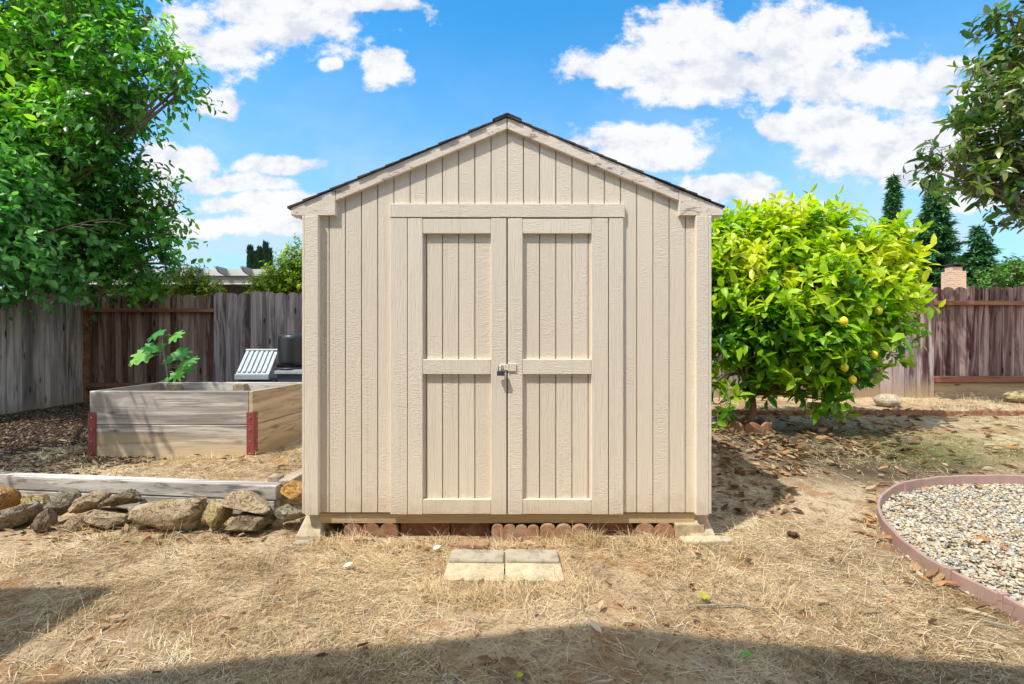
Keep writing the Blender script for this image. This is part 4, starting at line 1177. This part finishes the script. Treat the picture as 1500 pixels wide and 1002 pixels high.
# lemon tree
rng = np.random.default_rng(103)
LB = G(1094, 628); LY = LB[1]
lem = thing('lemon_tree', 'round yellow green lemon tree standing right of the shed', 'tree', LB)
LYc = LY+.05
bl = [pb(1075, 400, LYc, 70), pb(1140, 372, LYc, 66), pb(1195, 350, LYc+.1, 52), pb(1112, 342, LYc+.1, 40), pb(1060, 352, LYc+.1, 42), pb(1055, 420, LYc-.1, 46), pb(1290, 365, LYc, 42), pb(1315, 395, LYc, 34), pb(1255, 395, LYc, 55), pb(1200, 430, LYc-.25, 75), pb(1120, 470, LYc-.25, 70), pb(1290, 440, LYc-.1, 52), pb(1330, 428, LYc, 22),
      pb(1060, 490, LYc, 60), pb(1200, 500, LYc-.3, 60), pb(1265, 490, LYc-.1, 46), pb(1300, 515, LYc+.1, 20), pb(1160, 545, LYc-.2, 48), pb(1215, 545, LYc-.1, 38), pb(1062, 560, LYc-.15, 26), pb(1052, 592, LYc-.2, 22), pb(1128, 570, LYc-.2, 26), pb(1195, 572, LYc-.2, 32), pb(1245, 540, LYc-.1, 28), pb(1290, 500, LYc, 30), pb(1205, 585, LYc-.1, 24), pb(1150, 330, LYc+.1, 16), pb(1215, 330, LYc+.1, 16), pb(1315, 350, LYc, 16), pb(1340, 372, LYc, 12), pb(1290, 545, LYc, 18)]
bl = [(b_[0], b_[1], b_[2], np.maximum(b_[3]*.95-.07, .05)) for b_ in bl]
ztop, zbot = at(0, 300, LYc)[2], at(0, 600, LYc)[2]
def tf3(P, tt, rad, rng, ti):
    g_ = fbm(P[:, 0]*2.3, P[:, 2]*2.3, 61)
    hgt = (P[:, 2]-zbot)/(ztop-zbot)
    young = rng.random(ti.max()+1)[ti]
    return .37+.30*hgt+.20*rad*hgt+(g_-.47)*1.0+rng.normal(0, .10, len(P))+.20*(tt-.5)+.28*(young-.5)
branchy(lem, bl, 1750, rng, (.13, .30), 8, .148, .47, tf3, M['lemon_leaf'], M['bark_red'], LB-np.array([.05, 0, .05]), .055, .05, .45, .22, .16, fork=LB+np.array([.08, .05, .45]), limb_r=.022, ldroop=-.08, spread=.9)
# upright leading shoots
sh = MB(); P0 = []; D0 = []
for px, py, tpx, tpy in ((1183,330,1186,283),(1222,335,1226,286),(1140,332,1138,296),(1098,340,1090,305),(1330,350,1352,332),(1300,345,1322,318),(1180,320,1158,292)):
    a_, c_ = at(px, py, LYc), at(tpx, tpy, LYc-.02)
    sh = MB(); sh.tube([a_, .5*(a_+c_), c_], [.006, .005, .002], 5); mbo(sh, 'shoot', M['bark_red'], lem, smooth=True)
    for k in range(11):
        t = .1+.9*k/10; P0.append(a_+(c_-a_)*t); an = k*2.4
        d = (c_-a_)/np.linalg.norm(c_-a_); D0.append(d*.8+np.array([math.cos(an), math.sin(an), 0])*.75)
P0 = np.array(P0); D0 = np.array(D0); n = len(P0)
V, FC, T = leaves(P0, D0, nrmz(np.cross(D0, rng.normal(0, 1, (n, 3)))), rng.uniform(.09, .15, n), rng.uniform(.035, .06, n), rng.uniform(0, .3, n), np.full(n, .2), np.clip(rng.normal(.72, .15, n), 0, 1))
st_ = None
place('shoot_leaves', V, FC, M['lemon_leaf'], lem, tint=T)
# fruit
for i, (px, py, dy) in enumerate(((1249,556,-.62),(1237,538,-.62),(1287,455,-.5),(1280,519,-.6),(1236,470,-.95))):
    c = at(px, py, LYc+dy)
    b = MB(); r = .038
    b.lathe(c-np.array([0, 0, r*1.25]), [(r*.12, 0), (r*.35, r*.12), (r*.8, r*.45), (r, r*1.1), (r*.9, r*1.7), (r*.5, r*2.2), (r*.15, r*2.4)], 14)
    mbo(b, 'lemon', M['lemon'], lem, smooth=True)
# terracotta ring at its foot
ring = thing('terracotta_ring', 'low scalloped terracotta ring around the foot of the lemon tree', 'edging', LB)
b = MB(); R_ = .235; nl = 9
for k in range(nl):
    a0, a1 = 2*math.pi*k/nl+.015, 2*math.pi*(k+1)/nl-.015
    V = []; m_ = 9
    for i in range(m_):
        f = i/(m_-1); a_ = a0+(a1-a0)*f
        zt = LB[2]+.075+.04*math.sin(math.pi*f)
        zb = float(gz(LB[0]+R_*math.cos(a_), LB[1]+R_*math.sin(a_)))-.03
        for rr_, zz in ((R_, zb), (R_+.03, zb), (R_+.03, zt), (R_, zt)): V.append((LB[0]-.01+rr_*math.cos(a_), LB[1]+rr_*math.sin(a_), zz))
    FC = [(0,1,2,3), tuple((m_-1)*4+j for j in (3,2,1,0))]
    for i in range(m_-1):
        for j in range(4): FC.append((i*4+j, (i+1)*4+j, (i+1)*4+(j+1) % 4, i*4+(j+1) % 4))
    b.add(V, [f[::-1] for f in FC], .6+.1*math.sin(k*3.))
mbo(b, 'ring', M['terra'], ring, bevel=.004)

# scalloped border along the back right
yb0 = 6.35
EG = 'scalloped terracotta border along the back of the yard'
def border_piece(x, lab, tint, tmpl=[None]):
    y = 6.38-.03*(x-3)
    z = float(gz(x, y))
    if tmpl[0] is None:
        pts = [(-.148, -.05), (.148, -.05)]
        for k in (2, 1, 0):
            for a_ in np.linspace(.1, math.pi-.1, 6): pts.append((-.148+.0987*(k+.5)+.049*math.cos(a_), .02+.04*math.sin(a_)))
        b = MB(); b.prism(pts, -.025, .025, .35)
        o = mbo(b, 'border_edger', M['terra'], None, (0, 0, 0), bevel=.006, seg=2); tmpl[0] = o
    else:
        o = tmpl[0].copy(); COL.objects.link(o)
    o.location = (x, y, z+.012); o.rotation_euler = (random.uniform(-.15, .15), random.uniform(-.04, .04), -.03+random.uniform(-.03, .03))
    tag(o, lab, 'edger', EG)
x = 1.9; k = 0
while x < 8.8:
    border_piece(x, 'dull red scalloped border edger in the row before the right fence', .4); x += .305
# ------------------------------------------------------------------ magnolia at the right
rng = np.random.default_rng(104)
MY = 6.5
bl = [pb(1520, 40, MY, 60), pb(1490, 110, MY, 52), pb(1450, 170, MY, 42), pb(1520, 170, MY, 70), pb(1415, 205, MY, 30), pb(1460, 235, MY, 45), pb(1390, 238, MY-.1, 24), pb(1425, 262, MY-.1, 26), pb(1500, 265, MY, 40), pb(1368, 250, MY-.1, 11), pb(1475, 20, MY, 22), pb(1490, 308, MY, 14), pb(1440, 100, MY, 14), pb(1590, 100, MY, 90), pb(1600, 240, MY, 80),
      (7.0, 6.6, 3.6, np.array([.5, .4, .35])), (6.6, 6.95, 3.5, np.array([.28, .28, .22])), (7.4, 6.7, 2.9, np.array([.5, .35, .3]))]
mg = thing('magnolia_tree', 'glossy dark leaved magnolia reaching in from the right edge', 'tree', (8.6, 6.6, .25))
def tf4(P, tt, rad, rng, ti):
    g_ = fbm(P[:, 0]*2, P[:, 2]*2, 71)
    return .45+(g_-.47)*1.2+rng.normal(0, .2, len(P))+.2*(tt-.5)
branchy(mg, bl, 560, rng, (.18, .34), 9, .185, .42, tf4, M['magnolia'], M['bark'], (8.6, 6.6, .25), .14, .05, .25, .18, .14, fork=(8.4, 6.6, 2.6), limb_r=.03, spread=.95)

# ------------------------------------------------------------------ fig sapling
FGY = 5.35
fb = at(243, 600, FGY); fb[2] = float(gz(fb[0], fb[1]))
fig = thing('fig_sapling', 'young bright green fig sapling behind the raised bed', 'sapling', fb)
b = MB(); top = at(238, 492, FGY)
b.tube([fb, at(247, 565, FGY), at(243, 535, FGY), at(238, 510, FGY), top], [.012, .011, .009, .007, .004], 7)
tips = [((238,492),(232,487),34),((238,494),(255,492),30),((241,515),(212,519),34),((242,520),(200,526),24),((242,518),(236,508),26),((243,524),(262,516),30),((243,530),(276,528),28),((244,538),(266,536),32),((245,545),(258,548),22),((241,505),(222,508),24),((246,560),(240,559),22),((243,522),(250,526),24),((244,540),(274,540),20)]
b2V = []; b2F = []; b2T = []
rr = random.Random(9)
def fig_leaf(c, size, nrm_, dr, t):
    nrm_ = nrm_/np.linalg.norm(nrm_); dr = dr-nrm_*np.dot(dr, nrm_); dr = dr/np.linalg.norm(dr); sd = np.cross(nrm_, dr)
    lob = [(0, 1.0), (.30, .66), (.62, .94), (.98, .60), (1.35, .82), (1.8, .55), (2.3, .62), (2.85, .35), (math.pi, .2)]
    prof = [(a_, r_) for a_, r_ in lob]+[(-a_, r_) for a_, r_ in lob[-2:0:-1]]
    base = len(b2V); b2V.append(c); b2T.append(t)
    for a_, r_ in prof:
        for da, rs_ in ((-.07, .94), (.07, .94)) if r_ > .5 else ((0, 1),):
            p = c+size*r_*rs_*(dr*math.cos(a_+da)+sd*math.sin(a_+da))-nrm_*size*.14*r_*r_
            b2V.append(p); b2T.append(t)
    m_ = len(b2V)-base-1
    for i in range(m_): b2F.append((base, base+1+i, base+1+(i+1) % m_))
for (s0, s1, sz_) in tips:
    dy = rr.uniform(-.12, .12)
    a_ = at(*s0, FGY); c = at(*s1, FGY+dy)
    b.tube([a_, .5*(a_+c)+np.array([0, 0, .02]), c], [.004, .003, .002], 5)
    out = c-a_+np.array([0, 0, -.02])+np.array([rr.uniform(-.03, .03), -.08, 0])
    fig_leaf(c, sz_/F*FGY*.62, np.array([rr.uniform(-.4, .4), -.75+rr.uniform(-.3, .3), .75]), out, rr.random())
mbo(b, 'stem', M['stem'], fig, smooth=True)
place('leaves', np.array(b2V), b2F, M['fig'], fig, tint=np.array(b2T))

# ------------------------------------------------------------------ bins and tub behind the bed
BYb = 5.75
def bin_body(mb, x0, x1, y0, y1, z0, z1, inset=.04):
    V = [(x0+inset, y0+inset, z0), (x1-inset, y0+inset, z0), (x1-inset, y1-inset, z0), (x0+inset, y1-inset, z0), (x0, y0, z1), (x1, y0, z1), (x1, y1, z1), (x0, y1, z1)]
    mb.add(V, [(0,3,2,1),(4,5,6,7),(0,1,5,4),(1,2,6,5),(2,3,7,6),(3,0,4,7)])
p0 = at(345, 556, BYb); p1 = at(394, 556, BYb)
zg = float(gz(-3.1, BYb))
bin1 = thing('storage_bin', 'dark storage bin with tilted grey ribbed lid behind the raised bed', 'storage bin', (.5*(p0[0]+p1[0]), BYb+.2, zg))
b = MB(); bin_body(b, p0[0]+.03, p1[0]+.05, BYb+.03, BYb+.42, zg, p0[2]-.01); mbo(b, 'bin_body', M['grey_dark'], bin1, bevel=.01)
# lid: slanted panel rising to the back, ribs along the slope
A = at(345, 548, BYb); Bq = at(394, 548, BYb); Cq = at(365, 512.5, BYb+.28); Dq = at(404, 512.5, BYb+.28)
sl_ = .5*((Cq-A)+(Dq-Bq)); u_ = .5*((Bq-A)+(Dq-Cq)); nn = np.cross(u_, sl_); nn = nn/np.linalg.norm(nn)
Cq = A+sl_; Dq = Bq+sl_
b = MB()
def slab4(mb, p, q, r, s_, th_):
    V = [p-nn*th_, q-nn*th_, r-nn*th_, s_-nn*th_, p, q, r, s_]
    mb.add(V, [(0,3,2,1),(4,5,6,7),(0,1,5,4),(1,2,6,5),(2,3,7,6),(3,0,4,7)])
slab4(b, A, Bq, Dq, Cq, .02)
for k in range(6):
    f0 = .04+k*.165; f1 = f0+.095
    lo, hi_ = .06, .93
    slab4(b, A+u_*f0+sl_*lo+nn*.016, A+u_*f1+sl_*lo+nn*.016, A+u_*f1+sl_*hi_+nn*.016, A+u_*f0+sl_*hi_+nn*.016, .0158)
slab4(b, A+sl_*.94+nn*.02, Bq+sl_*.94+nn*.02, Bq+sl_+nn*.02, A+sl_+nn*.02, .0197)
lid = mbo(b, 'ribbed_lid', M['grey_plastic'], bin1, bevel=.003)
b = MB(); b.box(p0[0]-.005, p1[0]+.005, BYb-.02, BYb+.02, p0[2]+.0, A[2]-.004); mbo(b, 'lid_lip', M['grey_plastic'], bin1, bevel=.004)
b = MB()
for k in range(5):
    f = k*.055; q0 = Bq+np.array([.03+f*.8, .1+f*.3, -.0]); b.tube([q0+np.array([.0, 0, -.16]), q0+np.array([.05, .06, .0])], .007, 6)
mbo(b, 'hinge_bars', M['grey_dark'], bin1)
q0 = at(402, 548, BYb-.05); q1 = at(447, 548, BYb-.05)
bin2 = thing('storage_bin', 'low dark storage bin with flat grey lid carrying the black tub', 'storage bin', (.5*(q0[0]+q1[0]), BYb+.2, zg))
zl = at(0, 540, BYb+.2)[2]
b = MB(); bin_body(b, q0[0]+.02, q1[0]+.03, BYb-.04, BYb+.42, zg, zl-.055); mbo(b, 'bin_body', M['grey_dark'], bin2, bevel=.01)
b = MB(); b.box(q0[0]-.0, q1[0]+.05, BYb-.06, BYb+.44, zl-.053, zl-.012); b.box(q0[0]+.03, q1[0]+.02, BYb-.03, BYb+.41, zl-.0125, zl)
mbo(b, 'bin_lid', M['grey_plastic'], bin2, bevel=.006, seg=2)
tc = at(431, 540, BYb+.2); R_ = 25/F*(BYb+.2); hT = 50/F*(BYb+.2)
tub = thing('plastic_tub', 'black round plastic tub turned upside down on the grey bin lid', 'tub', (tc[0], tc[1], zl))
b = MB(); c = (tc[0], tc[1], zl+.001)
b.lathe(c, [(R_*.6, .022), (R_*.94, .024), (R_*.93, .1), (R_*.86, hT*.86), (R_*.83, hT*.94), (R_*.74, hT*.985), (R_*.3, hT)], 36); mbo(b, 'tub_body', M['black_tub'], tub, smooth=True)
b = MB(); b.lathe(c, [(R_*1.0, 0), (R_*1.16, .003), (R_*1.17, .014), (R_*1.12, .02), (R_*.95, .0235)], 36); mbo(b, 'tub_rim', M['black_tub'], tub, smooth=True)

# ------------------------------------------------------------------ beyond the fences
# neighbour's patio cover
NY = 12.0
nb = thing('patio_cover', 'white edged patio cover with scrolled rafter tails beyond the left fence', 'patio cover', (at(300, 0, NY)[0], NY+1.5, .2))
xa, xb = at(-160, 0, NY)[0], at(432, 0, NY)[0]
zA, zB_, zC = at(0, 394.5, NY)[2], at(0, 404.5, NY)[2], at(0, 414, NY)[2]
b = MB(); b.box(xa, xb, NY-.02, NY+.03, zB_+.01, zA); mbo(b, 'fascia', M['white_paint'], nb)
b = MB(); b.box(xa, xb, NY+.032, NY+3, zA-.035, zA-.005); mbo(b, 'roof', M['white_paint'], nb)
b = MB(); b.box(xa, xb, NY+.02, NY+.12, zC, zB_+.004); mbo(b, 'beam', M['grey_paint'], nb, bevel=.006)
b = MB(); b.box(xa, xb, NY+.015, NY+.14, zC-.04, zC-.003); mbo(b, 'beam_strip', M['white_paint'], nb)
b = MB(); b.box(xa, xb, NY+2.9, NY+3.0, .1, zA-.04); mbo(b, 'wall', M['dark_wall'], nb)
x = at(296, 0, NY)[0]
for k in range(-7, 4):
    xx_ = x+k*.62
    t = MB(); prof = [(NY-.02, zA+.012), (NY-.46, zA+.012), (NY-.47, zA-.03), (NY-.40, zA-.05), (NY-.36, zA-.10), (NY-.26, zA-.135), (NY-.15, zA-.16), (NY-.02, zA-.165)]
    n = len(prof); V = [(xx_-.022, p[0], p[1]) for p in prof]+[(xx_+.022, p[0], p[1]) for p in prof]
    t.add(V, [tuple(range(n)), tuple(range(2*n-1, n-1, -1))]+[(i, i+n, (i+1) % n+n, (i+1) % n) for i in range(n)]); mbo(t, 'rafter_tail', M['tail'], nb)
for px in (40, 425):
    b = MB(); xx_ = at(px, 0, NY)[0]; b.box(xx_-.06, xx_+.06, NY+.02, NY+.14, .1, zC-.042); mbo(b, 'post', M['grey_paint'], nb)

# shrubs over the left fence
rng = np.random.default_rng(105)
SY = 9.0
bl = [pb(435, 415, SY, 34), pb(405, 418, SY, 26), pb(452, 380, SY, 28), pb(470, 410, SY, 40), pb(380, 428, SY, 16), pb(432, 390, SY, 22)]
ys = thing('citrus_bush', 'yellow green bush showing over the back fence beside the shed', 'bush', (at(440, 0, SY)[0], SY, .2))
tf5 = lambda P, tt, rad, rng, ti: .5+(fbm(P[:, 0]*3, P[:, 2]*3, 81)-.47)*1.1+rng.normal(0, .18, len(P))
branchy(ys, bl, 900, rng, (.12, .28), 8, .085, .5, tf5, M['yellow_shrub'], M['bark'], (at(440, 0, SY)[0], SY, .2), .05, .05, .35, .2, .12, fork=(at(440, 0, SY)[0], SY, 1.2), limb_r=.02)
rng = np.random.default_rng(106)
SY = 8.6
bl = [pb(265, 415, SY, 18), pb(300, 422, SY, 14), pb(235, 425, SY, 16), pb(208, 420, SY, 14), pb(285, 408, SY, 10), pb(180, 428, SY, 14), pb(312, 432, SY, 8), pb(245, 440, SY, 20), pb(290, 440, SY, 18)]
os_ = thing('orange_tipped_shrub', 'low shrub with orange tips showing above the brown fence panel', 'shrub', (at(255, 0, SY)[0], SY, .2))
def tf6(P, tt, rad, rng, ti): return .35+rng.normal(0, .15, len(P))+.5*sstep(.75, 1, tt)*(rng.random(ti.max()+1)[ti] > .45)+.1
branchy(os_, bl, 420, rng, (.12, .3), 9, .075, .5, tf6, M['orange_shrub'], M['bark'], (at(255, 0, SY)[0], SY, .2), .03, .05, .4, .2, .12, fork=(at(255, 0, SY)[0], SY, 1.2), limb_r=.014)

# column cypresses, far off
def column(px, top, wpx, Y, label, seed):
    rng = np.random.default_rng(seed); x = at(px, 0, Y)[0]; zt = at(0, top, Y)[2]; w = wpx/F*Y/2
    t = thing('cypress_tree', label, 'tree', (x, Y, .2), 'column cypresses far beyond the left fence')
    b = MB(); b.tube([(x, Y, .2), (x, Y, zt*.9)], [.22, .03], 7); mbo(b, 'trunk', M['bark'], t)
    n = 2600; f = rng.random(n)**.8; z = 1.0+(zt-1.0)*f
    rad = w*np.sqrt(np.clip(1-f, 0, 1))*np.minimum(1, .55+f*1.6)*(.75+.3*rng.random(n)); an = rng.uniform(0, 6.28, n)
    P = np.stack([x+rad*np.cos(an), Y+rad*np.sin(an), z], 1)
    D = np.stack([np.cos(an)*.35, np.sin(an)*.35, np.ones(n)], 1)+rng.normal(0, .12, (n, 3))
    N_ = np.stack([np.cos(an), np.sin(an), np.zeros(n)+.2], 1)
    V, FC, T = leaves(P, D, N_, rng.uniform(.5, .9, n), rng.uniform(.14, .26, n), np.zeros(n), np.full(n, .2), np.clip(rng.normal(.5, .25, n), 0, 1))
    place('crown', V, FC, M['cypress'], t, tint=T)
for i, (px, top, w, lab) in enumerate(((366.5, 366, 8, 'leftmost narrow cypress far beyond the patio cover'), (374.5, 374, 6, 'shortest cypress of the far group, second from the left'), (380, 368, 7, 'thin cypress in the middle of the far group'), (389, 360, 10, 'tallest cypress of the far group above the patio cover'), (395, 370, 8, 'rightmost cypress of the far group beside the yellow green bush'))):
    column(px, top, w, 60, lab, 200+i)

# conifers beyond the right fence
def conifer(px, top, basew, Y, label, seed, sparse=1.0):
    rng = np.random.default_rng(seed); x = at(px, 0, Y)[0]; zt = at(0, top, Y)[2]; W = basew/F*Y/2
    t = thing('conifer_tree', label, 'tree', (x, Y, .2), 'conifers beyond the right fence')
    b = MB(); b.tube([(x, Y, .2), (x+.05, Y, zt*.6), (x, Y, zt)], [.24, .14, .012], 8)
    P = []; D = []; tn = []
    z = 1.5
    while z < zt-.15:
        f = (zt-z)/(zt-1.5)
        R = W*f*rng.uniform(.72, 1.15)+.08
        nb_ = max(4, int(6+7*f))
        for k in range(nb_):
            an = rng.uniform(0, 6.28); Lb = R*rng.uniform(.6, 1.1)
            tip = np.array([x+Lb*math.cos(an), Y+Lb*math.sin(an), z+Lb*rng.uniform(-.12, .30)])
            o_ = np.array([x, Y, z]); md = .55*o_+.45*tip+np.array([0, 0, -.05*Lb])
            if Lb > .35: b.tube([o_, md, tip], [.03*f+.008, .015*f+.006, .004], 4, cap=False)
            m_ = max(5, int(26*Lb*sparse+5))
            for q in range(m_):
                s_ = .25+.75*(q+rng.random())/m_
                p = o_*(1-s_)+tip*s_-np.array([0, 0, .2*Lb*s_*(1-s_)])
                side = np.array([-math.sin(an), math.cos(an), 0])*rng.choice([-1, 1])
                for _ in range(3):
                    P.append(p+rng.normal(0, .05, 3)); D.append(np.array([math.cos(an), math.sin(an), 0])*.6+side*rng.uniform(.1, .9)+np.array([0, 0, rng.uniform(-.35, .35)])+rng.normal(0, .2, 3)); tn.append(.35+.4*s_+rng.normal(0, .18))
        z += rng.uniform(.14, .26)
    P = np.array(P); D = np.array(D); n = len(P)
    V, FC, T = leaves(P, D, nrmz(np.array([[0, 0, 1.]])+rng.normal(0, .4, (n, 3))), rng.uniform(.16, .36, n), rng.uniform(.05, .11, n), rng.uniform(0, .4, n), np.full(n, .1), np.clip(np.array(tn), 0, 1))
    mbo(b, 'trunk', M['bark'], t); place('crown', V, FC, M['conifer'], t, tint=T)
conifer(1309, 252, 62, 27, 'narrow dark conifer just above the lemon tree', 301)
conifer(1368, 262, 128, 25, 'largest dense conifer behind the brick chimney', 302, 1.3)
conifer(1434, 328, 112, 24, 'shorter conifer right of the brick chimney', 303, 1.2)

# chimney
CY = 18.0
cx_, = (at(1404, 0, CY)[0],)
ch = thing('brick_chimney', 'pinkish brick chimney with dark cap rising behind the right fence', 'chimney', (cx_, CY, .2))
w = 11.5/F*CY
zt = at(0, 397, CY)[2]; z2 = at(0, 391, CY)[2]; z3 = at(0, 386, CY)[2]
b = MB(); b.box(cx_-w, cx_+w, CY, CY+.4, .1, zt); mbo(b, 'stack', M['brick'], ch)
b = MB(); b.box(cx_-w*.7, cx_+w*.7, CY+.06, CY+.34, zt, z2); mbo(b, 'flue', M['brick'], ch)
b = MB(); b.box(cx_-w*.72, cx_+w*.72, CY+.03, CY+.37, z2+.002, z2+.03)
for sx_ in (-.6, .6): b.box(cx_+sx_*w-.02, cx_+sx_*w+.02, CY+.06, CY+.34, z2+.03, z3-.03)
b.box(cx_-w*.8, cx_+w*.8, CY-.02, CY+.42, z3-.03, z3); mbo(b, 'cap', M['chim_cap'], ch)

# tree at the far right
rng = np.random.default_rng(107); SY = 20
bl = [pb(1480, 405, SY, 24), pb(1505, 395, SY, 26), pb(1455, 415, SY, 16), pb(1530, 410, SY, 34), pb(1495, 425, SY, 30), pb(1440, 425, SY, 16)]
ft = thing('leafy_tree', 'bright green leafy tree low beyond the fence at the right edge', 'tree', (at(1500, 0, SY)[0], SY, .2))
branchy(ft, bl, 520, rng, (.25, .5), 8, .17, .6, tf5, M['far_tree'], M['bark'], (at(1500, 0, SY)[0], SY, .2), .15, .1, .25, .2, .1, fork=(at(1500, 0, SY)[0], SY, 1.5), limb_r=.05)

# ------------------------------------------------------------------ the house behind the photographer: its gable and porch shade the foreground
hs = thing('house', 'cream house behind the photographer whose gable shades the foreground', 'house', (-.5, -4, 0))
ax, az, ay = -2.02, 5.2, .205
b = MB()
def roof_side(x0, x1, m_):
    z1 = az-m_*abs(x1-ax)
    pts = [(ax, az-.12), (ax, az), (x1, z1), (x1, z1-.12)]
    if x1 > ax: pts = pts[::-1]
    b.prism(pts, ay, -8, .5) if False else b.prism([(p[0], p[1]) for p in pts][::-1], -8, ay, .5)
roof_side(ax, -6.3, .62); roof_side(ax, 5.2, .40)
mbo(b, 'roof', M['shingle'], hs)
b = MB(); b.prism([(-5.9, -.1), (4.8, -.1), (4.8, 2.35), (ax, az-.14), (-5.9, 2.6)], -.9, -.7, .5); mbo(b, 'wall', M['stucco'], hs)
b = MB(); b.box(1.2, 3.4, -.698, -.66, .3, 2.1); mbo(b, 'window', M['white_paint'], hs)
b = MB(); b.box(1.28, 3.32, -.659, -.655, .38, 2.02); mbo(b, 'pane', M['glass'], hs)
b = MB(); b.box(-7.5, -3.16, -.66, 1.40, 2.58, 2.70); mbo(b, 'porch_roof', M['white_paint'], hs)
for xx_ in (-3.32, -7.3):
    b = MB(); b.box(xx_-.06, xx_+.06, 1.16, 1.28, -.05, 2.575); mbo(b, 'porch_post', M['white_paint'], hs)

# ------------------------------------------------------------------ sky, sun, camera
w = NT('World', True); scene.world = w.id
el = math.asin(SUN[2]); rot = math.atan2(SUN[0], SUN[1])
sky = w.n('ShaderNodeTexSky', sky_type='NISHITA'); sky.sun_disc = False; sky.sun_elevation = el; sky.sun_rotation = rot
sky.air_density = 1.0; sky.dust_density = .6; sky.ozone_density = 2.0
dirv = w.coord('Generated')
sp = w.n('ShaderNodeSeparateXYZ', ins={0: dirv})
ymax = w.math('MAXIMUM', sp.outputs[1], .02)
uv = w.n('ShaderNodeCombineXYZ', ins={0: w.math('DIVIDE', sp.outputs[0], ymax), 1: w.math('DIVIDE', sp.outputs[2], ymax), 2: .0}).outputs[0]
wn = w.n('ShaderNodeTexNoise', ins={'Vector': uv, 'Scale': 5.0, 'Detail': 4.0, 'Roughness': .6})
wv = w.n('ShaderNodeVectorMath', operation='MULTIPLY_ADD', ins={0: wn.outputs['Color'], 1: (.10, .06, 0), 2: uv}).outputs[0]
wv = w.n('ShaderNodeVectorMath', operation='SUBTRACT', ins={0: wv, 1: (.05, .03, 0)}).outputs[0]
CL = [(395,20,178,58),(330,72,90,40),(540,2,90,20),(567,95,40,32),(481,90,20,12),(322,150,36,20),(250,238,80,32),(410,242,85,18),(360,270,100,16),(395,300,130,18),
      (1010,46,85,60),(1160,58,140,66),(900,92,90,40),(1060,112,170,48),(1260,125,160,44),(1390,106,52,38),(1310,215,160,66),(1230,180,80,30),(1145,192,38,22),(935,212,105,36),(985,196,50,28),(1068,277,74,26),(1120,290,60,14),(1430,150,60,60),(300,330,120,22),(440,335,90,16),(210,300,80,30),(1120,120,60,40),(1180,300,60,12),(1430,290,70,16)]
cur = None
for cx0, cy0, rx, ry in CL:
    cu, cv, ru, rv = (cx0-750)/F, (501-cy0)/F, rx/F, ry/F
    mp = w.mapped(wv, (1/ru, 1/rv, 0), (-cu/ru, -cv/rv, 0))
    ln = w.n('ShaderNodeVectorMath', operation='LENGTH', ins={0: mp}).outputs['Value']
    cur = ln if cur is None else w.n('ShaderNodeMath', operation='SMOOTH_MIN', ins={0: cur, 1: ln, 2: .15}).outputs[0]
f1 = w.noise(w.mapped(uv, (1, 1.35, 1)), 9, 8, .62)
f2 = w.noise(w.mapped(uv, (1, 1.4, 1), (.02, .05, 0)), 4.5, 6, .6)
dens = w.math('ADD', w.math('MULTIPLY', w.math('SUBTRACT', 1.0, cur), .75), w.math('MULTIPLY', w.math('SUBTRACT', f1, .5), 2.0))
cl = w.gray(dens, -.06, .27)
front = w.gray(sp.outputs[1], .05, .25)
# unseen clouds behind the camera, added as fill light on the shed front
f3 = w.noise(w.mapped(dirv, (1, 1, 2.2)), 2.6, 7, .6)
back = w.math('MULTIPLY', w.gray(f3, .44, .60), w.math('SUBTRACT', 1.0, front))
cl = w.math('MAXIMUM', w.math('MULTIPLY', cl, front), back)
# wisps of thin haze low down
haze = w.math('MULTIPLY', w.gray(sp.outputs[2], .60, .02), w.math('ADD', .66, w.math('MULTIPLY', w.gray(f2, .4, .65), .35)))
skyc = w.mix(1.0, sky.outputs[0], (.40, 1.52, 1.95), 'MULTIPLY')
K = 1/.15
skyc = w.mix(haze, skyc, (.70*K, .83*K, .95*K))
f1b = w.noise(w.mapped(uv, (1, 1.35, 1), (-.012, .038, 0)), 9, 5, .6)
shade = w.gray(w.math('ADD', w.math('SUBTRACT', f1, f1b), w.math('MULTIPLY', w.math('SUBTRACT', f2, .5), .5)), -.20, .07)
cc = w.mix(shade, (.74*K, .77*K, .86*K), (1.0*K, 1.0*K, 1.0*K))
cc = w.mix(w.math('SUBTRACT', 1.0, front), cc, (2.8*K, 2.4*K, 1.95*K))  # overbright warm colour of the added clouds, for fill
final = w.mix(w.math('MULTIPLY', cl, .96), skyc, cc)
bg = w.n('ShaderNodeBackground', ins={0: final, 1: .15}); ow = w.n('ShaderNodeOutputWorld'); w.t.links.new(bg.outputs[0], ow.inputs[0])

sun = bpy.data.lights.new('sun', 'SUN'); sun.energy = 5.0; sun.angle = math.radians(.5); sun.color = (1, .95, .86)
so = bpy.data.objects.new('sun', sun); COL.objects.link(so); so.location = (-6, -6, 12)
so.rotation_euler = Vector(tuple(SUN)).to_track_quat('Z', 'Y').to_euler()

cam = bpy.data.cameras.new('camera'); cam.sensor_width = 36; cam.lens = F/1500*36; cam.clip_end = 2000; cam.clip_start = .05
co = bpy.data.objects.new('camera', cam); COL.objects.link(co); co.location = (0, 0, CAMZ); co.rotation_euler = (math.pi/2, 0, 0)
scene.camera = co
scene.view_settings.view_transform = 'Standard'; scene.view_settings.look = 'None'; scene.view_settings.exposure = 0; scene.view_settings.gamma = 1
try:
    scene.cycles.use_denoising = True
    scene.cycles.max_bounces = 8; scene.cycles.transparent_max_bounces = 8
except Exception: pass
